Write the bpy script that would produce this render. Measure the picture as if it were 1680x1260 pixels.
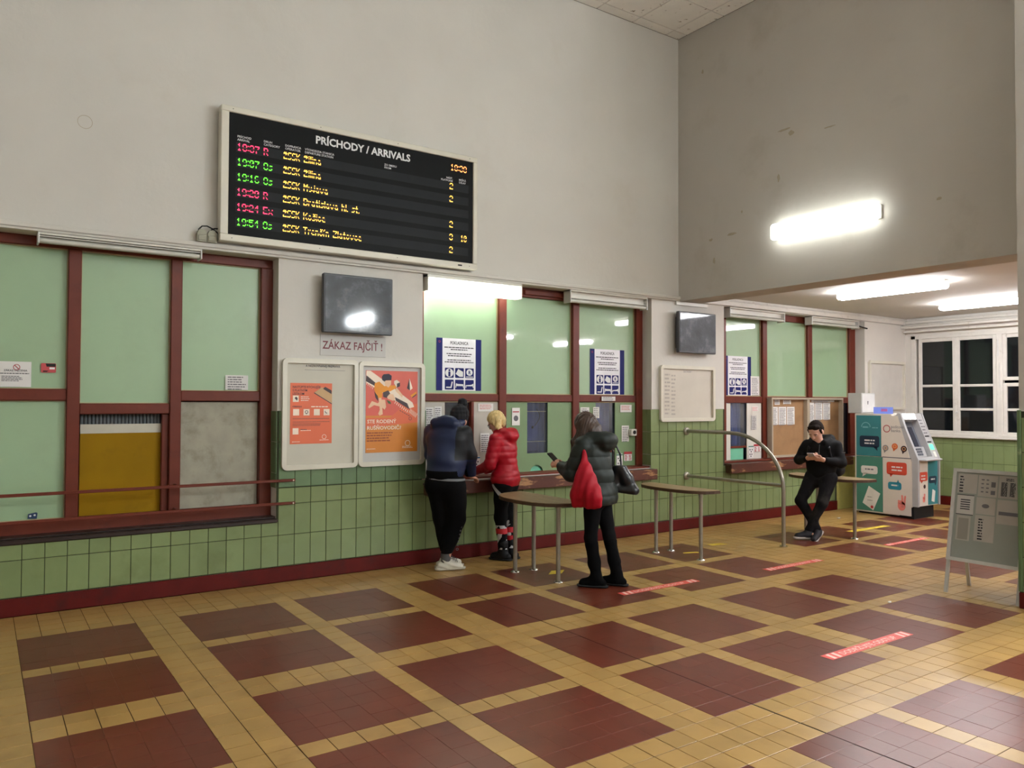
import bpy, math, random
import numpy as np
from mathutils import Vector, Matrix
random.seed(7); rng = np.random.default_rng(7)
SC = bpy.context.scene
COL = SC.collection
for o in list(bpy.data.objects): bpy.data.objects.remove(o)

# ------------------------------------------------------------------ camera
TS = 0.15                                     # floor tile size, the unit everything was surveyed in
CAMP = Vector((-0.2361, -7.0895, 1.6653))
yaw, pit, rol = [math.radians(a) for a in (34.54, 1.3, 0.2)]
fw = Vector((math.sin(yaw)*math.cos(pit), math.cos(yaw)*math.cos(pit), math.sin(pit)))
rt = Vector((math.cos(yaw), -math.sin(yaw), 0)); up = rt.cross(fw)
rt2 = rt*math.cos(rol)+up*math.sin(rol); up2 = up*math.cos(rol)-rt*math.sin(rol)
cd = bpy.data.cameras.new('camera'); cam = bpy.data.objects.new('camera', cd); COL.objects.link(cam)
cd.sensor_width = 36; cd.lens = 36*1267.65/1680; cd.clip_start = .05; cd.clip_end = 200
cam.matrix_world = Matrix.Translation(CAMP) @ Matrix((rt2, up2, -fw)).transposed().to_4x4()
SC.camera = cam
# ------------------------------------------------------------------ world, exposure, hall lamps (strengths)
w = bpy.data.worlds.new('night'); SC.world = w; w.use_nodes = True
w.node_tree.nodes['Background'].inputs[0].default_value = (.012, .016, .03, 1)
w.node_tree.nodes['Background'].inputs[1].default_value = .6
vs = SC.view_settings
vs.view_transform = 'Standard'; vs.look = 'None'; vs.gamma = 1; vs.exposure = 1.08; vs.use_curve_mapping = False
LAMP_BEAM = 4.2        # wall lamp above the opening
LAMP_NICHE = 30.0       # two tubes on the niche ceiling
LAMP_TICKET = 4.0      # lit strip over the ticket windows
LAMP_HALL = 26.0        # far wall
LAMP_HALL2 = 120.0       # wall lamps behind the camera
LAMP_SIDE = 84.0        # niche lamps beyond the pillar, right of the frame

# ------------------------------------------------------------------ helpers
def lin(c): return tuple(((v/255)/12.92 if v <= 10.3 else (((v/255)+.055)/1.055)**2.4) for v in c)
MATS = {}
def mat(name, rgb, rough=.6, metal=0, var=.06, nscale=6, bump=0, bscale=40, spec=.5, coat=0, dirt=None, dscale=3, dlo=.5, dhi=.75,
        piece=0, stretch=None, crough=.15, emit=None, estr=0, trans=0):
    if name in MATS: return MATS[name]
    m = bpy.data.materials.new(name); m.use_nodes = True; MATS[name] = m
    nt = m.node_tree; N = nt.nodes; Lk = nt.links; b = N['Principled BSDF']
    c = (*lin(rgb), 1)
    b.inputs['Roughness'].default_value = rough; b.inputs['Metallic'].default_value = metal
    b.inputs['Specular IOR Level'].default_value = spec; b.inputs['Coat Weight'].default_value = coat
    b.inputs['Coat Roughness'].default_value = crough
    if trans: b.inputs['Transmission Weight'].default_value = trans
    tc = N.new('ShaderNodeTexCoord'); mp = N.new('ShaderNodeMapping'); Lk.new(tc.outputs['Object'], mp.inputs[0])
    if stretch: mp.inputs['Scale'].default_value = stretch
    src = mp.outputs[0]
    oi = None
    if piece:
        oi = N.new('ShaderNodeObjectInfo'); at = N.new('ShaderNodeAttribute'); at.attribute_name = 'piece'
        ad = N.new('ShaderNodeMath'); Lk.new(oi.outputs['Random'], ad.inputs[0]); Lk.new(at.outputs['Fac'], ad.inputs[1])
        fr = N.new('ShaderNodeMath'); fr.operation = 'FRACT'; Lk.new(ad.outputs[0], fr.inputs[0])
        geo = N.new('ShaderNodeNewGeometry'); Lk.new(geo.outputs['Position'], mp.inputs[0])
    n = N.new('ShaderNodeTexNoise'); n.inputs['Scale'].default_value = nscale; n.inputs['Detail'].default_value = 6
    Lk.new(src, n.inputs['Vector'])
    mr = N.new('ShaderNodeMapRange'); mr.inputs['From Min'].default_value = .3; mr.inputs['From Max'].default_value = .7
    mr.inputs['To Min'].default_value = 1-var; mr.inputs['To Max'].default_value = 1+var
    Lk.new(n.outputs['Fac'], mr.inputs['Value'])
    hs = N.new('ShaderNodeHueSaturation'); hs.inputs['Color'].default_value = c; Lk.new(mr.outputs[0], hs.inputs['Value'])
    last = hs.outputs[0]
    if piece:
        m2 = N.new('ShaderNodeMapRange'); m2.inputs['To Min'].default_value = 1-piece; m2.inputs['To Max'].default_value = 1+piece
        Lk.new(fr.outputs[0], m2.inputs['Value'])
        h2 = N.new('ShaderNodeHueSaturation'); Lk.new(last, h2.inputs['Color']); Lk.new(m2.outputs[0], h2.inputs['Value']); last = h2.outputs[0]
    if dirt:
        dn = N.new('ShaderNodeTexNoise'); dn.inputs['Scale'].default_value = dscale; dn.inputs['Detail'].default_value = 9; dn.inputs['Roughness'].default_value = .65
        Lk.new(src, dn.inputs['Vector'])
        dr = N.new('ShaderNodeMapRange'); dr.inputs['From Min'].default_value = dlo; dr.inputs['From Max'].default_value = dhi
        Lk.new(dn.outputs['Fac'], dr.inputs['Value'])
        mx = N.new('ShaderNodeMix'); mx.data_type = 'RGBA'; Lk.new(dr.outputs[0], mx.inputs['Factor'])
        Lk.new(last, mx.inputs[6]); mx.inputs[7].default_value = (*lin(dirt), 1); last = mx.outputs[2]
    Lk.new(last, b.inputs['Base Color'])
    if bump:
        bn = N.new('ShaderNodeTexNoise'); bn.inputs['Scale'].default_value = bscale; bn.inputs['Detail'].default_value = 4; Lk.new(src, bn.inputs['Vector'])
        bp = N.new('ShaderNodeBump'); bp.inputs['Strength'].default_value = 1; bp.inputs['Distance'].default_value = bump
        Lk.new(bn.outputs['Fac'], bp.inputs['Height']); Lk.new(bp.outputs[0], b.inputs['Normal'])
    if emit:
        b.inputs['Emission Color'].default_value = (*emit, 1); b.inputs['Emission Strength'].default_value = estr
    return m
def lamp_mat(name, col, s): return mat(name, (240, 240, 240), .4, emit=col, estr=s)

ORG = {}
def org(o):
    v = Vector((0, 0, 0))
    while o is not None:
        v += o.location; o = o.parent
    return v
def meta(o, label=None, cat=None, group=None, kind=None):
    if label: o['label'] = label
    if cat: o['category'] = cat
    if group: o['group'] = group
    if kind: o['kind'] = kind
    return o
def empty(name, loc, label=None, cat=None, group=None):
    o = bpy.data.objects.new(name, None); COL.objects.link(o); o.location = loc; o.empty_display_size = .1
    return meta(o, label, cat, group)
class MB:
    def __init__(s): s.v = []; s.f = []; s.m = []; s.sm = []
    def add(s, vs, fs, mi=0, smooth=False):
        b = len(s.v); s.v += [tuple(p) for p in vs]; s.f += [tuple(i+b for i in f) for f in fs]; s.m += [mi]*len(fs); s.sm += [smooth]*len(fs); return s
    def box(s, x0, x1, y0, y1, z0, z1, bev=0, mi=0, nobottom=False):
        if bev <= 0:
            V = [(x0,y0,z0),(x1,y0,z0),(x1,y1,z0),(x0,y1,z0),(x0,y0,z1),(x1,y0,z1),(x1,y1,z1),(x0,y1,z1)]
            F = [(0,3,2,1),(4,5,6,7),(0,1,5,4),(1,2,6,5),(2,3,7,6),(3,0,4,7)]
            return s.add(V, F, mi)
        b = min(bev, abs(x1-x0)*.45, abs(y1-y0)*.45, abs(z1-z0)*.45)
        V = []; idx = {}
        for ix, X in enumerate((x0, x1)):
            for iy, Y in enumerate((y0, y1)):
                for iz, Z in enumerate((z0, z1)):
                    sx, sy, sz = (1-2*ix)*b, (1-2*iy)*b, (1-2*iz)*b
                    idx[ix,iy,iz,0] = len(V); V.append((X, Y+sy, Z+sz))
                    idx[ix,iy,iz,1] = len(V); V.append((X+sx, Y, Z+sz))
                    idx[ix,iy,iz,2] = len(V); V.append((X+sx, Y+sy, Z))
        F = []
        for a in range(3):
            o1, o2 = [i for i in range(3) if i != a]
            for side in (0, 1):
                def g(p, q, ax=a):
                    k = [0,0,0]; k[a] = side; k[o1] = p; k[o2] = q; return idx[k[0],k[1],k[2],ax]
                F.append((g(0,0),g(1,0),g(1,1),g(0,1)))
            for p in (0, 1):
                for q in (0, 1):
                    def h(e, ax):
                        k = [0,0,0]; k[a] = e; k[o1] = p; k[o2] = q; return idx[k[0],k[1],k[2],ax]
                    F.append((h(0,o1),h(1,o1),h(1,o2),h(0,o2)))
        for ix in (0,1):
            for iy in (0,1):
                for iz in (0,1): F.append(tuple(idx[ix,iy,iz,k] for k in range(3)))
        cx = Vector(((x0+x1)/2,(y0+y1)/2,(z0+z1)/2)); G = []
        for f in F:
            p = [Vector(V[i]) for i in f]; n = (p[1]-p[0]).cross(p[2]-p[0]); c = sum(p, Vector())/len(p)
            G.append(f if n.dot(c-cx) > 0 else f[::-1])
        return s.add(V, G, mi)
    def tube(s, pts, r, n=14, mi=0, cap=True, rs=None):
        pts = [Vector(p) for p in pts]; rings = []; V = []; F = []
        t0 = (pts[1]-pts[0]).normalized(); a = t0.orthogonal().normalized()
        for i, p in enumerate(pts):
            t = (pts[min(i+1, len(pts)-1)]-pts[max(i-1, 0)]).normalized()
            a = (a-t*a.dot(t)).normalized(); b = t.cross(a); R = rs[i] if rs else r
            for k in range(n):
                q = 2*math.pi*k/n; V.append(p+(a*math.cos(q)+b*math.sin(q))*R)
        for i in range(len(pts)-1):
            for k in range(n): F.append((i*n+k, i*n+(k+1)%n, (i+1)*n+(k+1)%n, (i+1)*n+k))
        s.add(V, F, mi, True)
        if cap:
            L = len(pts)-1
            s.add(V[:n], [tuple(range(n))[::-1]], mi); s.add(V[L*n:], [tuple(range(n))], mi)
        return s
    def prism(s, poly, e0, ex, mi=0, smooth=False):       # poly: world points, extruded by vector ex
        ex = Vector(ex); n = len(poly); V = [Vector(p) for p in poly]; V += [p+ex for p in V]
        nrm = Vector((0,0,0))
        for i in range(n): nrm += V[i].cross(V[(i+1)%n])
        flip = nrm.dot(ex) > 0
        a = tuple(range(n)); b = tuple(range(n, 2*n))
        if flip: a = a[::-1]; F = [a, b]+[(i,(i+1)%n,n+(i+1)%n,n+i) for i in range(n)]
        else: b = b[::-1]; F = [a, b]+[(n+i,n+(i+1)%n,(i+1)%n,i) for i in range(n)]
        return s.add(V, F, mi)
    def build(s, name, mats, parent=None, piece=None, origin=None):
        me = bpy.data.meshes.new(name)
        V = np.array([tuple(p) for p in s.v], dtype=float)
        if parent is not None: O = org(parent); loc = Vector((0,0,0))
        else:
            if origin is None: origin = ((V[:,0].min()+V[:,0].max())/2, (V[:,1].min()+V[:,1].max())/2, V[:,2].min())
            O = Vector(origin); loc = O
        V = V-np.array(O)
        me.from_pydata(V.tolist(), [], s.f); me.polygons.foreach_set('material_index', s.m); me.polygons.foreach_set('use_smooth', s.sm)
        if not isinstance(mats, (list, tuple)): mats = [mats]
        for m in mats: me.materials.append(m)
        if piece is not None:
            at = me.attributes.new('piece', 'FLOAT', 'FACE'); at.data.foreach_set('value', piece)
        o = bpy.data.objects.new(name, me); COL.objects.link(o); o.location = loc
        if parent is not None: o.parent = parent
        return o
def B(*a, **k): return MB().box(*a, **k)
class Frame:                                   # a drawing plane: origin, right, up; out = towards the viewer
    def __init__(s, o, r=(1,0,0), u=(0,0,1)): s.o = Vector(o); s.r = Vector(r).normalized(); s.u = Vector(u).normalized(); s.n = s.r.cross(s.u)
    def p(s, x, y, d=0): return s.o+s.r*x+s.u*y+s.n*d
def poly(fr, pts, d0=.0, d1=.001, mb=None, mi=0):
    mb = mb or MB(); return mb.prism([fr.p(x, y, d0) for x, y in pts], None, fr.n*(d1-d0), mi)
def rct(fr, x0, x1, y0, y1, d0=.0, d1=.001, mb=None, mi=0): return poly(fr, [(x0,y0),(x1,y0),(x1,y1),(x0,y1)], d0, d1, mb, mi)
def circ(cx, cy, r, n=24, ry=None): return [(cx+r*math.cos(2*math.pi*i/n), cy+(ry or r)*math.sin(2*math.pi*i/n)) for i in range(n)]
def rrect(x0, x1, y0, y1, r, n=4):
    P = []
    for cx, cy, a in ((x1-r,y0+r,-90),(x1-r,y1-r,0),(x0+r,y1-r,90),(x0+r,y0+r,180)):
        for i in range(n+1):
            q = math.radians(a+90*i/n); P.append((cx+r*math.cos(q), cy+r*math.sin(q)))
    return P
def ring(fr, cx, cy, r, t, d0, d1, mb, n=28, a0=0, a1=360):
    for i in range(n):
        p, q = [math.radians(a0+(a1-a0)*(i+k)/n) for k in (0, 1)]
        mb = poly(fr, [(cx+(r-t)*math.cos(p),cy+(r-t)*math.sin(p)),(cx+r*math.cos(p),cy+r*math.sin(p)),(cx+r*math.cos(q),cy+r*math.sin(q)),(cx+(r-t)*math.cos(q),cy+(r-t)*math.sin(q))], d0, d1, mb)
    return mb
def text_mb(fr, s, x, y, size, d=.001, align='LEFT', bold=0, width=None, mb=None, thick=.0006):
    cu = bpy.data.curves.new('t', 'FONT'); cu.body = s; cu.size = size; cu.align_x = align; cu.offset = bold*size; cu.resolution_u = 2
    o = bpy.data.objects.new('t', cu); COL.objects.link(o)
    dg = bpy.context.evaluated_depsgraph_get(); me = bpy.data.meshes.new_from_object(o.evaluated_get(dg))
    mb = mb or MB()
    if len(me.vertices):
        P = np.array([v.co[:] for v in me.vertices]); sx = 1
        if width:
            ww = P[:,0].max()-P[:,0].min(); sx = width/ww
        b = [fr.p(x+p[0]*sx, y+p[1], d) for p in P]
        mb.add(b, [tuple(pl.vertices) for pl in me.polygons])
    bpy.data.objects.remove(o); bpy.data.curves.remove(cu); bpy.data.meshes.remove(me)
    return mb
def lines(fr, x0, x1, y_top, n, pitch, h, d=.001, mb=None, ragged=.25, seed=0, align='L'):
    r = random.Random(seed); mb = mb or MB()
    for i in range(n):
        y = y_top-i*pitch; x = x0; e = x1-(x1-x0)*r.random()*ragged
        off = (x1-e)/2 if align == 'C' else 0
        while x < e:
            wd = min(e-x, h*(1.2+3.5*r.random()))
            rct(fr, x+off, x+wd+off, y-h, y, d-.0004, d, mb); x += wd+h*.55
    return mb

# ------------------------------------------------------------------ materials
M_wall = mat('plaster_white', (208, 205, 197), .85, var=.035, nscale=1.2, bump=.002, bscale=18, dirt=(200, 195, 184), dscale=1.3, dlo=.56, dhi=.85)
M_wall2 = mat('plaster_grey', (192, 188, 180), .85, var=.04, nscale=1.0, bump=.003, bscale=9, dirt=(172, 166, 154), dscale=1.1, dlo=.55, dhi=.85)
M_nwall = mat('plaster_niche', (214, 210, 202), .8, var=.03, nscale=1.5, bump=.002, bscale=14)
M_grout = mat('grout_dark', (52, 58, 36), .95, var=.15)
M_gtile = mat('green_glazed_tile', (124, 140, 95), .22, var=.05, nscale=4, piece=.07, dirt=(104, 116, 74), dscale=2.2, dlo=.52, dhi=.85, bump=.0006, bscale=14)
M_gtile2 = mat('dark_green_patch_tile', (96, 122, 84), .35, var=.12, nscale=5, piece=.05, dirt=(140, 158, 122), dscale=7, dlo=.6, dhi=.7)
M_base = mat('oxblood_paint', (88, 14, 10), .5, spec=.25, var=.1, nscale=8, dirt=(70, 22, 18), dscale=5)
M_frame = mat('brown_red_paint', (104, 44, 29), .4, spec=.3, var=.08, nscale=7, bump=.0005, bscale=30, dirt=(80, 36, 26), dscale=6, dlo=.55, dhi=.8)
M_pane = mat('green_painted_glass', (154, 184, 146), .45, crough=.03, var=.03, nscale=1.5, dirt=(140, 164, 130), dscale=1.5, dlo=.5, dhi=.9, coat=1)
M_pane2 = mat('green_enamel_board', (118, 144, 102), .4, var=.05, nscale=2.5, dirt=(130, 160, 108), dscale=3, dlo=.55, dhi=.8)
M_yel = mat('mustard_board', (146, 110, 0), .6, spec=.15, var=.08, nscale=3, dirt=(126, 98, 10), dscale=4, dlo=.58, dhi=.85)
M_grime = mat('limewashed_glass', (160, 156, 138), .6, var=.1, nscale=9, dirt=(116, 112, 92), dscale=6, dlo=.5, dhi=.8, bump=.001, bscale=25)
M_floor_y = mat('ochre_floor_tile', (172, 137, 80), .30, spec=.42, var=.06, nscale=5, piece=.09, dirt=(140, 106, 56), dscale=2.4, dlo=.52, dhi=.85, bump=.0008, bscale=8)
M_floor_r = mat('oxide_red_floor_tile', (102, 47, 33), .30, spec=.38, var=.07, nscale=4, piece=.05, dirt=(76, 36, 30), dscale=1.8, dlo=.55, dhi=.85, bump=.0008, bscale=8)
M_fgrout = mat('floor_grout', (66, 42, 28), .9, var=.15)
M_fgrout_r = mat('floor_grout_red', (92, 48, 40), .8, var=.1)
M_joint = mat('expansion_joint', (26, 20, 18), .9)
M_white = mat('white_enamel', (214, 212, 202), .35, var=.03, nscale=5)
M_cream = mat('cream_frame_plastic', (214, 210, 194), .35, var=.04, nscale=6)
M_alu = mat('brushed_aluminium', (206, 206, 202), .38, metal=.2, var=.06, nscale=12)
M_steel = mat('stainless_tube', (160, 156, 144), .3, metal=.65, var=.08, nscale=10)
M_chrome = mat('chrome_flange', (220, 220, 215), .15, metal=1)
M_black = mat('black_panel', (16, 17, 18), .5, var=.05, spec=.12)
M_band = mat('dark_grey_display_band', (36, 38, 40), .5, spec=.12)
M_matte = mat('matte_black', (14, 14, 15), .7)
M_wood = mat('worn_tabletop_laminate', (150, 128, 92), .42, var=.12, nscale=4, stretch=(8, 1, 1), dirt=(84, 62, 40), dscale=5, dlo=.5, dhi=.8)
M_woodedge = mat('table_edge', (74, 50, 32), .5, var=.15)
M_ctr = mat('chipped_brown_counter', (84, 44, 32), .4, var=.15, nscale=5, stretch=(1, 4, 4), dirt=(168, 128, 88), dscale=3.2, dlo=.56, dhi=.62, bump=.001, bscale=30)
M_ctrtop = mat('counter_top_brown', (74, 50, 40), .3, var=.15, nscale=6)
M_sill = mat('black_brown_sill', (40, 26, 22), .4, var=.2, nscale=6)
M_paper = mat('paper_white', (226, 224, 220), .75, var=.02)
M_paper2 = mat('paper_grey', (196, 194, 190), .75, var=.03)
M_ink = mat('print_grey', (110, 108, 112), .8)
M_inkd = mat('print_dark', (44, 44, 52), .8)
M_inkr = mat('print_red', (176, 60, 66), .8)
M_inkb = mat('print_blue', (40, 110, 160), .8)
M_navy = mat('sign_navy', (20, 28, 100), .5, spec=.2)
M_cork = mat('brown_backing_board', (158, 122, 84), .7, var=.08, nscale=5, dirt=(130, 98, 66), dscale=2)
M_blue = mat('blue_curtain', (84, 106, 190), .6, var=.2, nscale=5, stretch=(4, 1, .6), bump=.004, bscale=8)
M_mint = mat('mint_card', (116, 196, 160), .5)
M_dark = mat('dark_interior', (12, 13, 18), .9)
M_orange = mat('warm_lit_interior', (214, 132, 92), .7)  # warm booth light put into the base colour
M_glass = mat('window_glass_night', (20, 24, 26), .06, var=.05)
M_winw = mat('old_white_gloss_paint', (216, 212, 204), .35, var=.05, nscale=6, bump=.0012, bscale=20, dirt=(190, 182, 170), dscale=8, dlo=.58, dhi=.75)

# ------------------------------------------------------------------ STRUCTURE
XC, ZC, ZL = 7.29, 6.45, 3.0          # corner x, hall ceiling, lintel height
XW = 12.84                            # niche window wall
NICHE_Z = 3.10
def struct(name, mb, m, label=None):
    return meta(mb.build(name, m, origin=(0, 0, 0)), label, kind='structure')

# wall with the ticket windows: y = 0
openings = [(-1.3, 2.02, .58, 2.985), (3.52, 6.80, .83, 2.985), (8.18, 11.60, .80, 2.985)]
wb = MB(); xs = -4.0
def wall_seg(x0, x1, z0, z1): wb.box(x0, x1, 0, .35, z0, z1)
for (x0, x1, z0, z1) in openings:
    wall_seg(xs, x0, 0, ZL); wall_seg(x0, x1, 0, z0); wall_seg(x0, x1, z1, ZL); xs = x1
wall_seg(xs, XW+.3, 0, ZL); wall_seg(-4.0, XC+.4, ZL, ZC)
wall_seg(XC+.4, XW+.3, ZL, NICHE_Z+.2)
wall_back = struct('wall_back', wb, M_wall, 'tall white plaster wall over green tiles, pierced by the ticket windows')
# beam wall above the opening
bm = MB(); bm.box(XC, XC+.40, -12, 0, 2.985, ZC)
bm.box(XC, XC+.40, -12, -9.2, 0, 2.985)
wall_right = struct('wall_right', bm, M_wall2, 'bare grey-white upper wall over the opening, with peeling patches')
wall_left = struct('wall_left', B(-4.2, -4, -12.2, .35, 0, ZC), M_wall)
wall_front = struct('wall_front', B(-4.2, XC+.4, -12.2, -12, 0, ZC), M_wall)
# niche walls
nw = MB(); wy0, wy1, wz0, wz1 = -2.62, -.10, 1.13, 2.80
nw.box(XW, XW+.3, wy1, .0, 0, NICHE_Z+.2); nw.box(XW, XW+.3, wy0, wy1, 0, wz0); nw.box(XW, XW+.3, wy0, wy1, wz1, NICHE_Z+.2)
nw.box(XW, XW+.3, -12, wy0, 0, NICHE_Z+.2); nw.box(XC+.4, XW+.3, -12.2, -12, 0, NICHE_Z+.2)
wall_niche = struct('wall_niche', nw, M_nwall, 'white end wall of the side bay around the night window')
# ceilings
hc = struct('ceiling', B(-4.2, XC+.4, -12.2, .35, ZC+.02, ZC+.2), M_grout and mat('ceiling_void', (120, 112, 98), .9), 'suspended ceiling of the hall')
M_cpan = mat('ceiling_panel', (240, 238, 232), .9, var=.03, nscale=5, piece=.03, dirt=(110, 92, 68), dscale=13, dlo=.62, dhi=.70)
pw = .5925; cx0 = 7.056
cme = B(-pw/2+.006, pw/2-.006, -.3, .3, 0, .018, bev=.004)
first = None; stuffc = MB(); sc_p = []
cyl = [(-.155-.61*k-.61, -.155-.61*k) for k in range(-1, 20)]
for i in range(-1, 19):
    xa = cx0-pw*i; x1_ = min(xa, XC); x0_ = cx0-pw*(i+1)
    if i == -1: x0_, x1_ = cx0, XC
    for (ya, yb) in cyl:
        ya_, yb_ = ya, min(yb, 0)
        if yb_-ya_ < .02: continue
        vis = x0_ > 4.2 and ya > -3.2
        tgt = MB() if vis else stuffc
        tgt.box(x0_+.005, x1_-.005, ya_+.005, yb_-.005, ZC, ZC+.015, bev=.003)
        if vis: tgt.build('ceiling_panel', M_cpan, hc)
        else: sc_p += [random.random()]*26
stuffc.build('ceiling_panels_far', M_cpan, hc)['kind'] = 'stuff'
nceil = struct('ceiling_niche', B(XC+.4, XW+.3, -12.2, .0, NICHE_Z, NICHE_Z+.2), M_nwall, 'low white ceiling of the side bay')
# pillar
pill = empty('wall_pillar', (6.745, -4.23, 0)); meta(pill, 'pillar at the right edge of the picture, green tiles below grey plaster', kind='structure')
PX0, PX1, PY1, PY0 = 6.76, XC+.4, -4.235, -4.95
B(PX0, PX1, PY0, PY1, 0, ZC).build('plaster', M_wall2, pill)
B(PX0-.012, PX1, PY0-.012, PY1+.012, 0, .13, bev=.006).build('skirting', M_base, pill)
B(PX0-.006, PX1, PY0-.006, PY1+.006, .13, 1.60).build('grout_bed', M_grout, pill)
for k in range(6):
    z0 = .135+k*.2835; z1 = min(z0+.2785, 1.60)
    if z1-z0 < .05: continue
    for j in range(5):
        y1 = PY1-.02-j*.1529; B(PX0-.012, PX0-.005, max(y1-.1495, PY0), y1, z0, z1, bev=.003).build('tile', M_gtile, pill)
B(PX0-.014, PX0+.02, PY1-.018, PY1+.014, .135, 1.61, bev=.005).build('corner_trim', M_gtile2, pill)
# cornices
def cornice(name, x0, x1, y1=0): 
    m = MB(); m.box(x0, x1, -.045, 0, 3.005, 3.045, bev=.006); m.box(x0, x1, -.03, .0, 2.985, 3.008, bev=.004)
    return struct(name, m, M_wall)
cornice('trim_1', -4, XC+.0)
m = MB(); m.box(XC+.4, XW, -.06, 0, 2.99, 3.06, bev=.008); m.box(XC+.4, XW, -.03, 0, 3.06, NICHE_Z, bev=.006); struct('trim_2', m, M_winw)
m = MB(); m.box(XW-.10, XW, -6, -.0, 3.0, 3.05, bev=.01); m.box(XW-.16, XW, -6, 0, 2.92, 2.965, bev=.012); m.box(XW-.08, XW, -6, 0, 2.965, 3.0, bev=.01); m.tube([(XW-.12, -6, 2.87), (XW-.12, -.05, 2.87)], .022)
struct('trim_3', m, M_winw, 'white double moulding along the top of the end wall')
# baseboards
struct('baseboard_back', B(-4, 10.8, -.018, 0, 0, .14, bev=.006), M_base, 'dark red skirting under the green tiles')
struct('baseboard_niche', B(XW-.018, XW, -6, -.0, 0, .14, bev=.006), M_base)
# dado tiles on the back wall
struct('trim_4', B(-4, 10.8, -.004, .002, .14, .57), M_grout)   # grout bed low
gb = MB(); 
for a, b_ in ((2.02, 3.52), (6.80, 8.18)): gb.box(a, b_, -.004, .002, .57, 1.572)
for a, b_ in ((3.52, 6.80), (8.18, 10.8)): gb.box(a, b_, -.004, .002, .57, .80)
struct('trim_5', gb, M_grout)
TWD = .1529; rows_z = [(.145, .4285), (.4285, .712), (.712, .998), (.998, 1.285), (1.285, 1.572)]
cnt = 0
for k in range(-12, 71):
    xa = .048+TWD*k; xb = xa+TWD; xm = (xa+xb)/2
    if xb > 10.82: break
    for ri, (za, zb) in enumerate(rows_z):
        top = zb; mt = M_gtile
        if xm < 2.02: top = min(zb, .575)
        elif 3.52 < xm < 6.80 or xm > 8.18: top = min(zb, .80)
        if top-za < .03 : continue
        if xm > 3.50 and (3.52 < xm < 6.8 or xm > 8.18) and za > .75: continue
        if 2.02 < xm < 3.52 and za > .7 and za < .75: top = .86
        if 2.02 < xm < 3.52 and za > .9:
            if ri == 3: za = .865; mt = M_gtile2
            else: mt = M_gtile2
        B(xa+.0025, xb-.0025, -.009, -.002, za+.0025, top-.0025, bev=.0022).build('tile', mt, wall_back); cnt += 1
# tiles on the window reveals (right reveals face the camera)
for X in (2.02, 6.80):
    for (za, zb) in rows_z:
        if zb < .72: continue
        za = max(za, .86)
        for (ya, yb) in ((.0, .075), (.078, .19)):
            B(X-.008, X-.001, ya, yb, za+.002, zb-.002, bev=.002).build('tile', M_gtile2 if X < 3 else M_gtile, wall_back)
# niche end wall tiles
struct('trim_6', B(XW-.004, XW+.002, -6, 0, .14, 1.13), M_grout)
for k in range(17):
    yb = -.01-k*.153; 
    for (za, zb) in ((.145, .5), (.5, .855), (.855, 1.02), (1.02, 1.125)):
        za, zb = {(.145, .5): (.145, .43), (.5, .855): (.43, .715), (.855, 1.02): (.715, 1.0), (1.02, 1.125): (1.0, 1.125)}[(za, zb)]
        B(XW-.009, XW-.002, yb-.1505, yb, za+.002, zb-.002, bev=.002).build('tile', M_gtile, wall_niche)
# painted patch right of the tiles, behind the cash machine
struct('trim_7', B(10.8, 12.84, -.006, 0, 0, .80), mat('yellow_green_paint', (176, 172, 96), .5, var=.12, nscale=4, dirt=(140, 140, 84), dscale=4), 'yellow-green painted wall patch beside the cash machine')
struct('trim_8', B(11.60, 12.84, -.004, 0, .80, 2.98), M_nwall)

# ------------------------------------------------------------------ FLOOR
fl = struct('floor', B(-4.2, XW+.3, -12.2, .35, -.2, -.003), M_fgrout, 'worn hall floor of ochre tiles with oxide red squares')
redbed = MB()
def is_red_hall(i, j):
    if i >= 44 or i < -20: return False
    ci = i % 13 in (0,1,2,3,4,7,8,9,10,11)
    if j < 0: return False
    jj = j if j < 24 else j-27
    if j in (24, 25, 26): return False
    return ci and (jj % 13 in (0,1,2,3,4,6,7,8,9,10))
tiles = []
for i in range(-27, 51):
    for j in range(-5, 76):
        x0, x1 = i*TS, (i+1)*TS; y1, y0 = -.70-j*TS, -.70-(j+1)*TS
        y1 = min(y1, -.02)
        if y1-y0 < .02 or y0 < -12: continue
        if x0 > 6.74 and (PY0-.02 < (y0+y1)/2 < PY1): continue
        tiles.append((x0, x1, y0, y1, is_red_hall(i, j)))
tn = .1435
for i in range(0, 37):
    for j in range(-6, 75):
        x0, x1 = 7.65+i*tn, min(7.65+(i+1)*tn, XW-.02); y1, y0 = -.88-j*TS, -.88-(j+1)*TS
        y1 = min(y1, -.02)
        if y1-y0 < .02 or y0 < -12 or x1-x0 < .02: continue
        if x0 < 7.69 and PY0 < (y0+y1)/2 < PY1: continue
        red = (i % 13 in (0,1,2,3,4,6,7,8,9,10)) and j >= 0 and (j % 13 in (0,1,2,3,4,6,7,8,9,10))
        tiles.append((x0, x1, y0, y1, red))
def px(x, y, z=0):
    d = Vector((x, y, z))-CAMP; zz = d.dot(fw)
    if zz < .2: return None
    return 840+1267.65*d.dot(rt2)/zz, 630-1267.65*d.dot(up2)/zz, zz
def vis_area(t):
    q = [px(a, b) for a, b in ((t[0], t[2]), (t[1], t[2]), (t[1], t[3]), (t[0], t[3]))]
    if any(p is None for p in q): return 0
    cx_, cy_ = sum(p[0] for p in q)/4, sum(p[1] for p in q)/4
    if not (-10 < cx_ < 1690 and cy_ < 1275): return 0
    return abs(sum(q[i][0]*q[(i+1)%4][1]-q[(i+1)%4][0]*q[i][1] for i in range(4)))/2
tiles.sort(key=vis_area, reverse=True)
cache = {}
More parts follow.
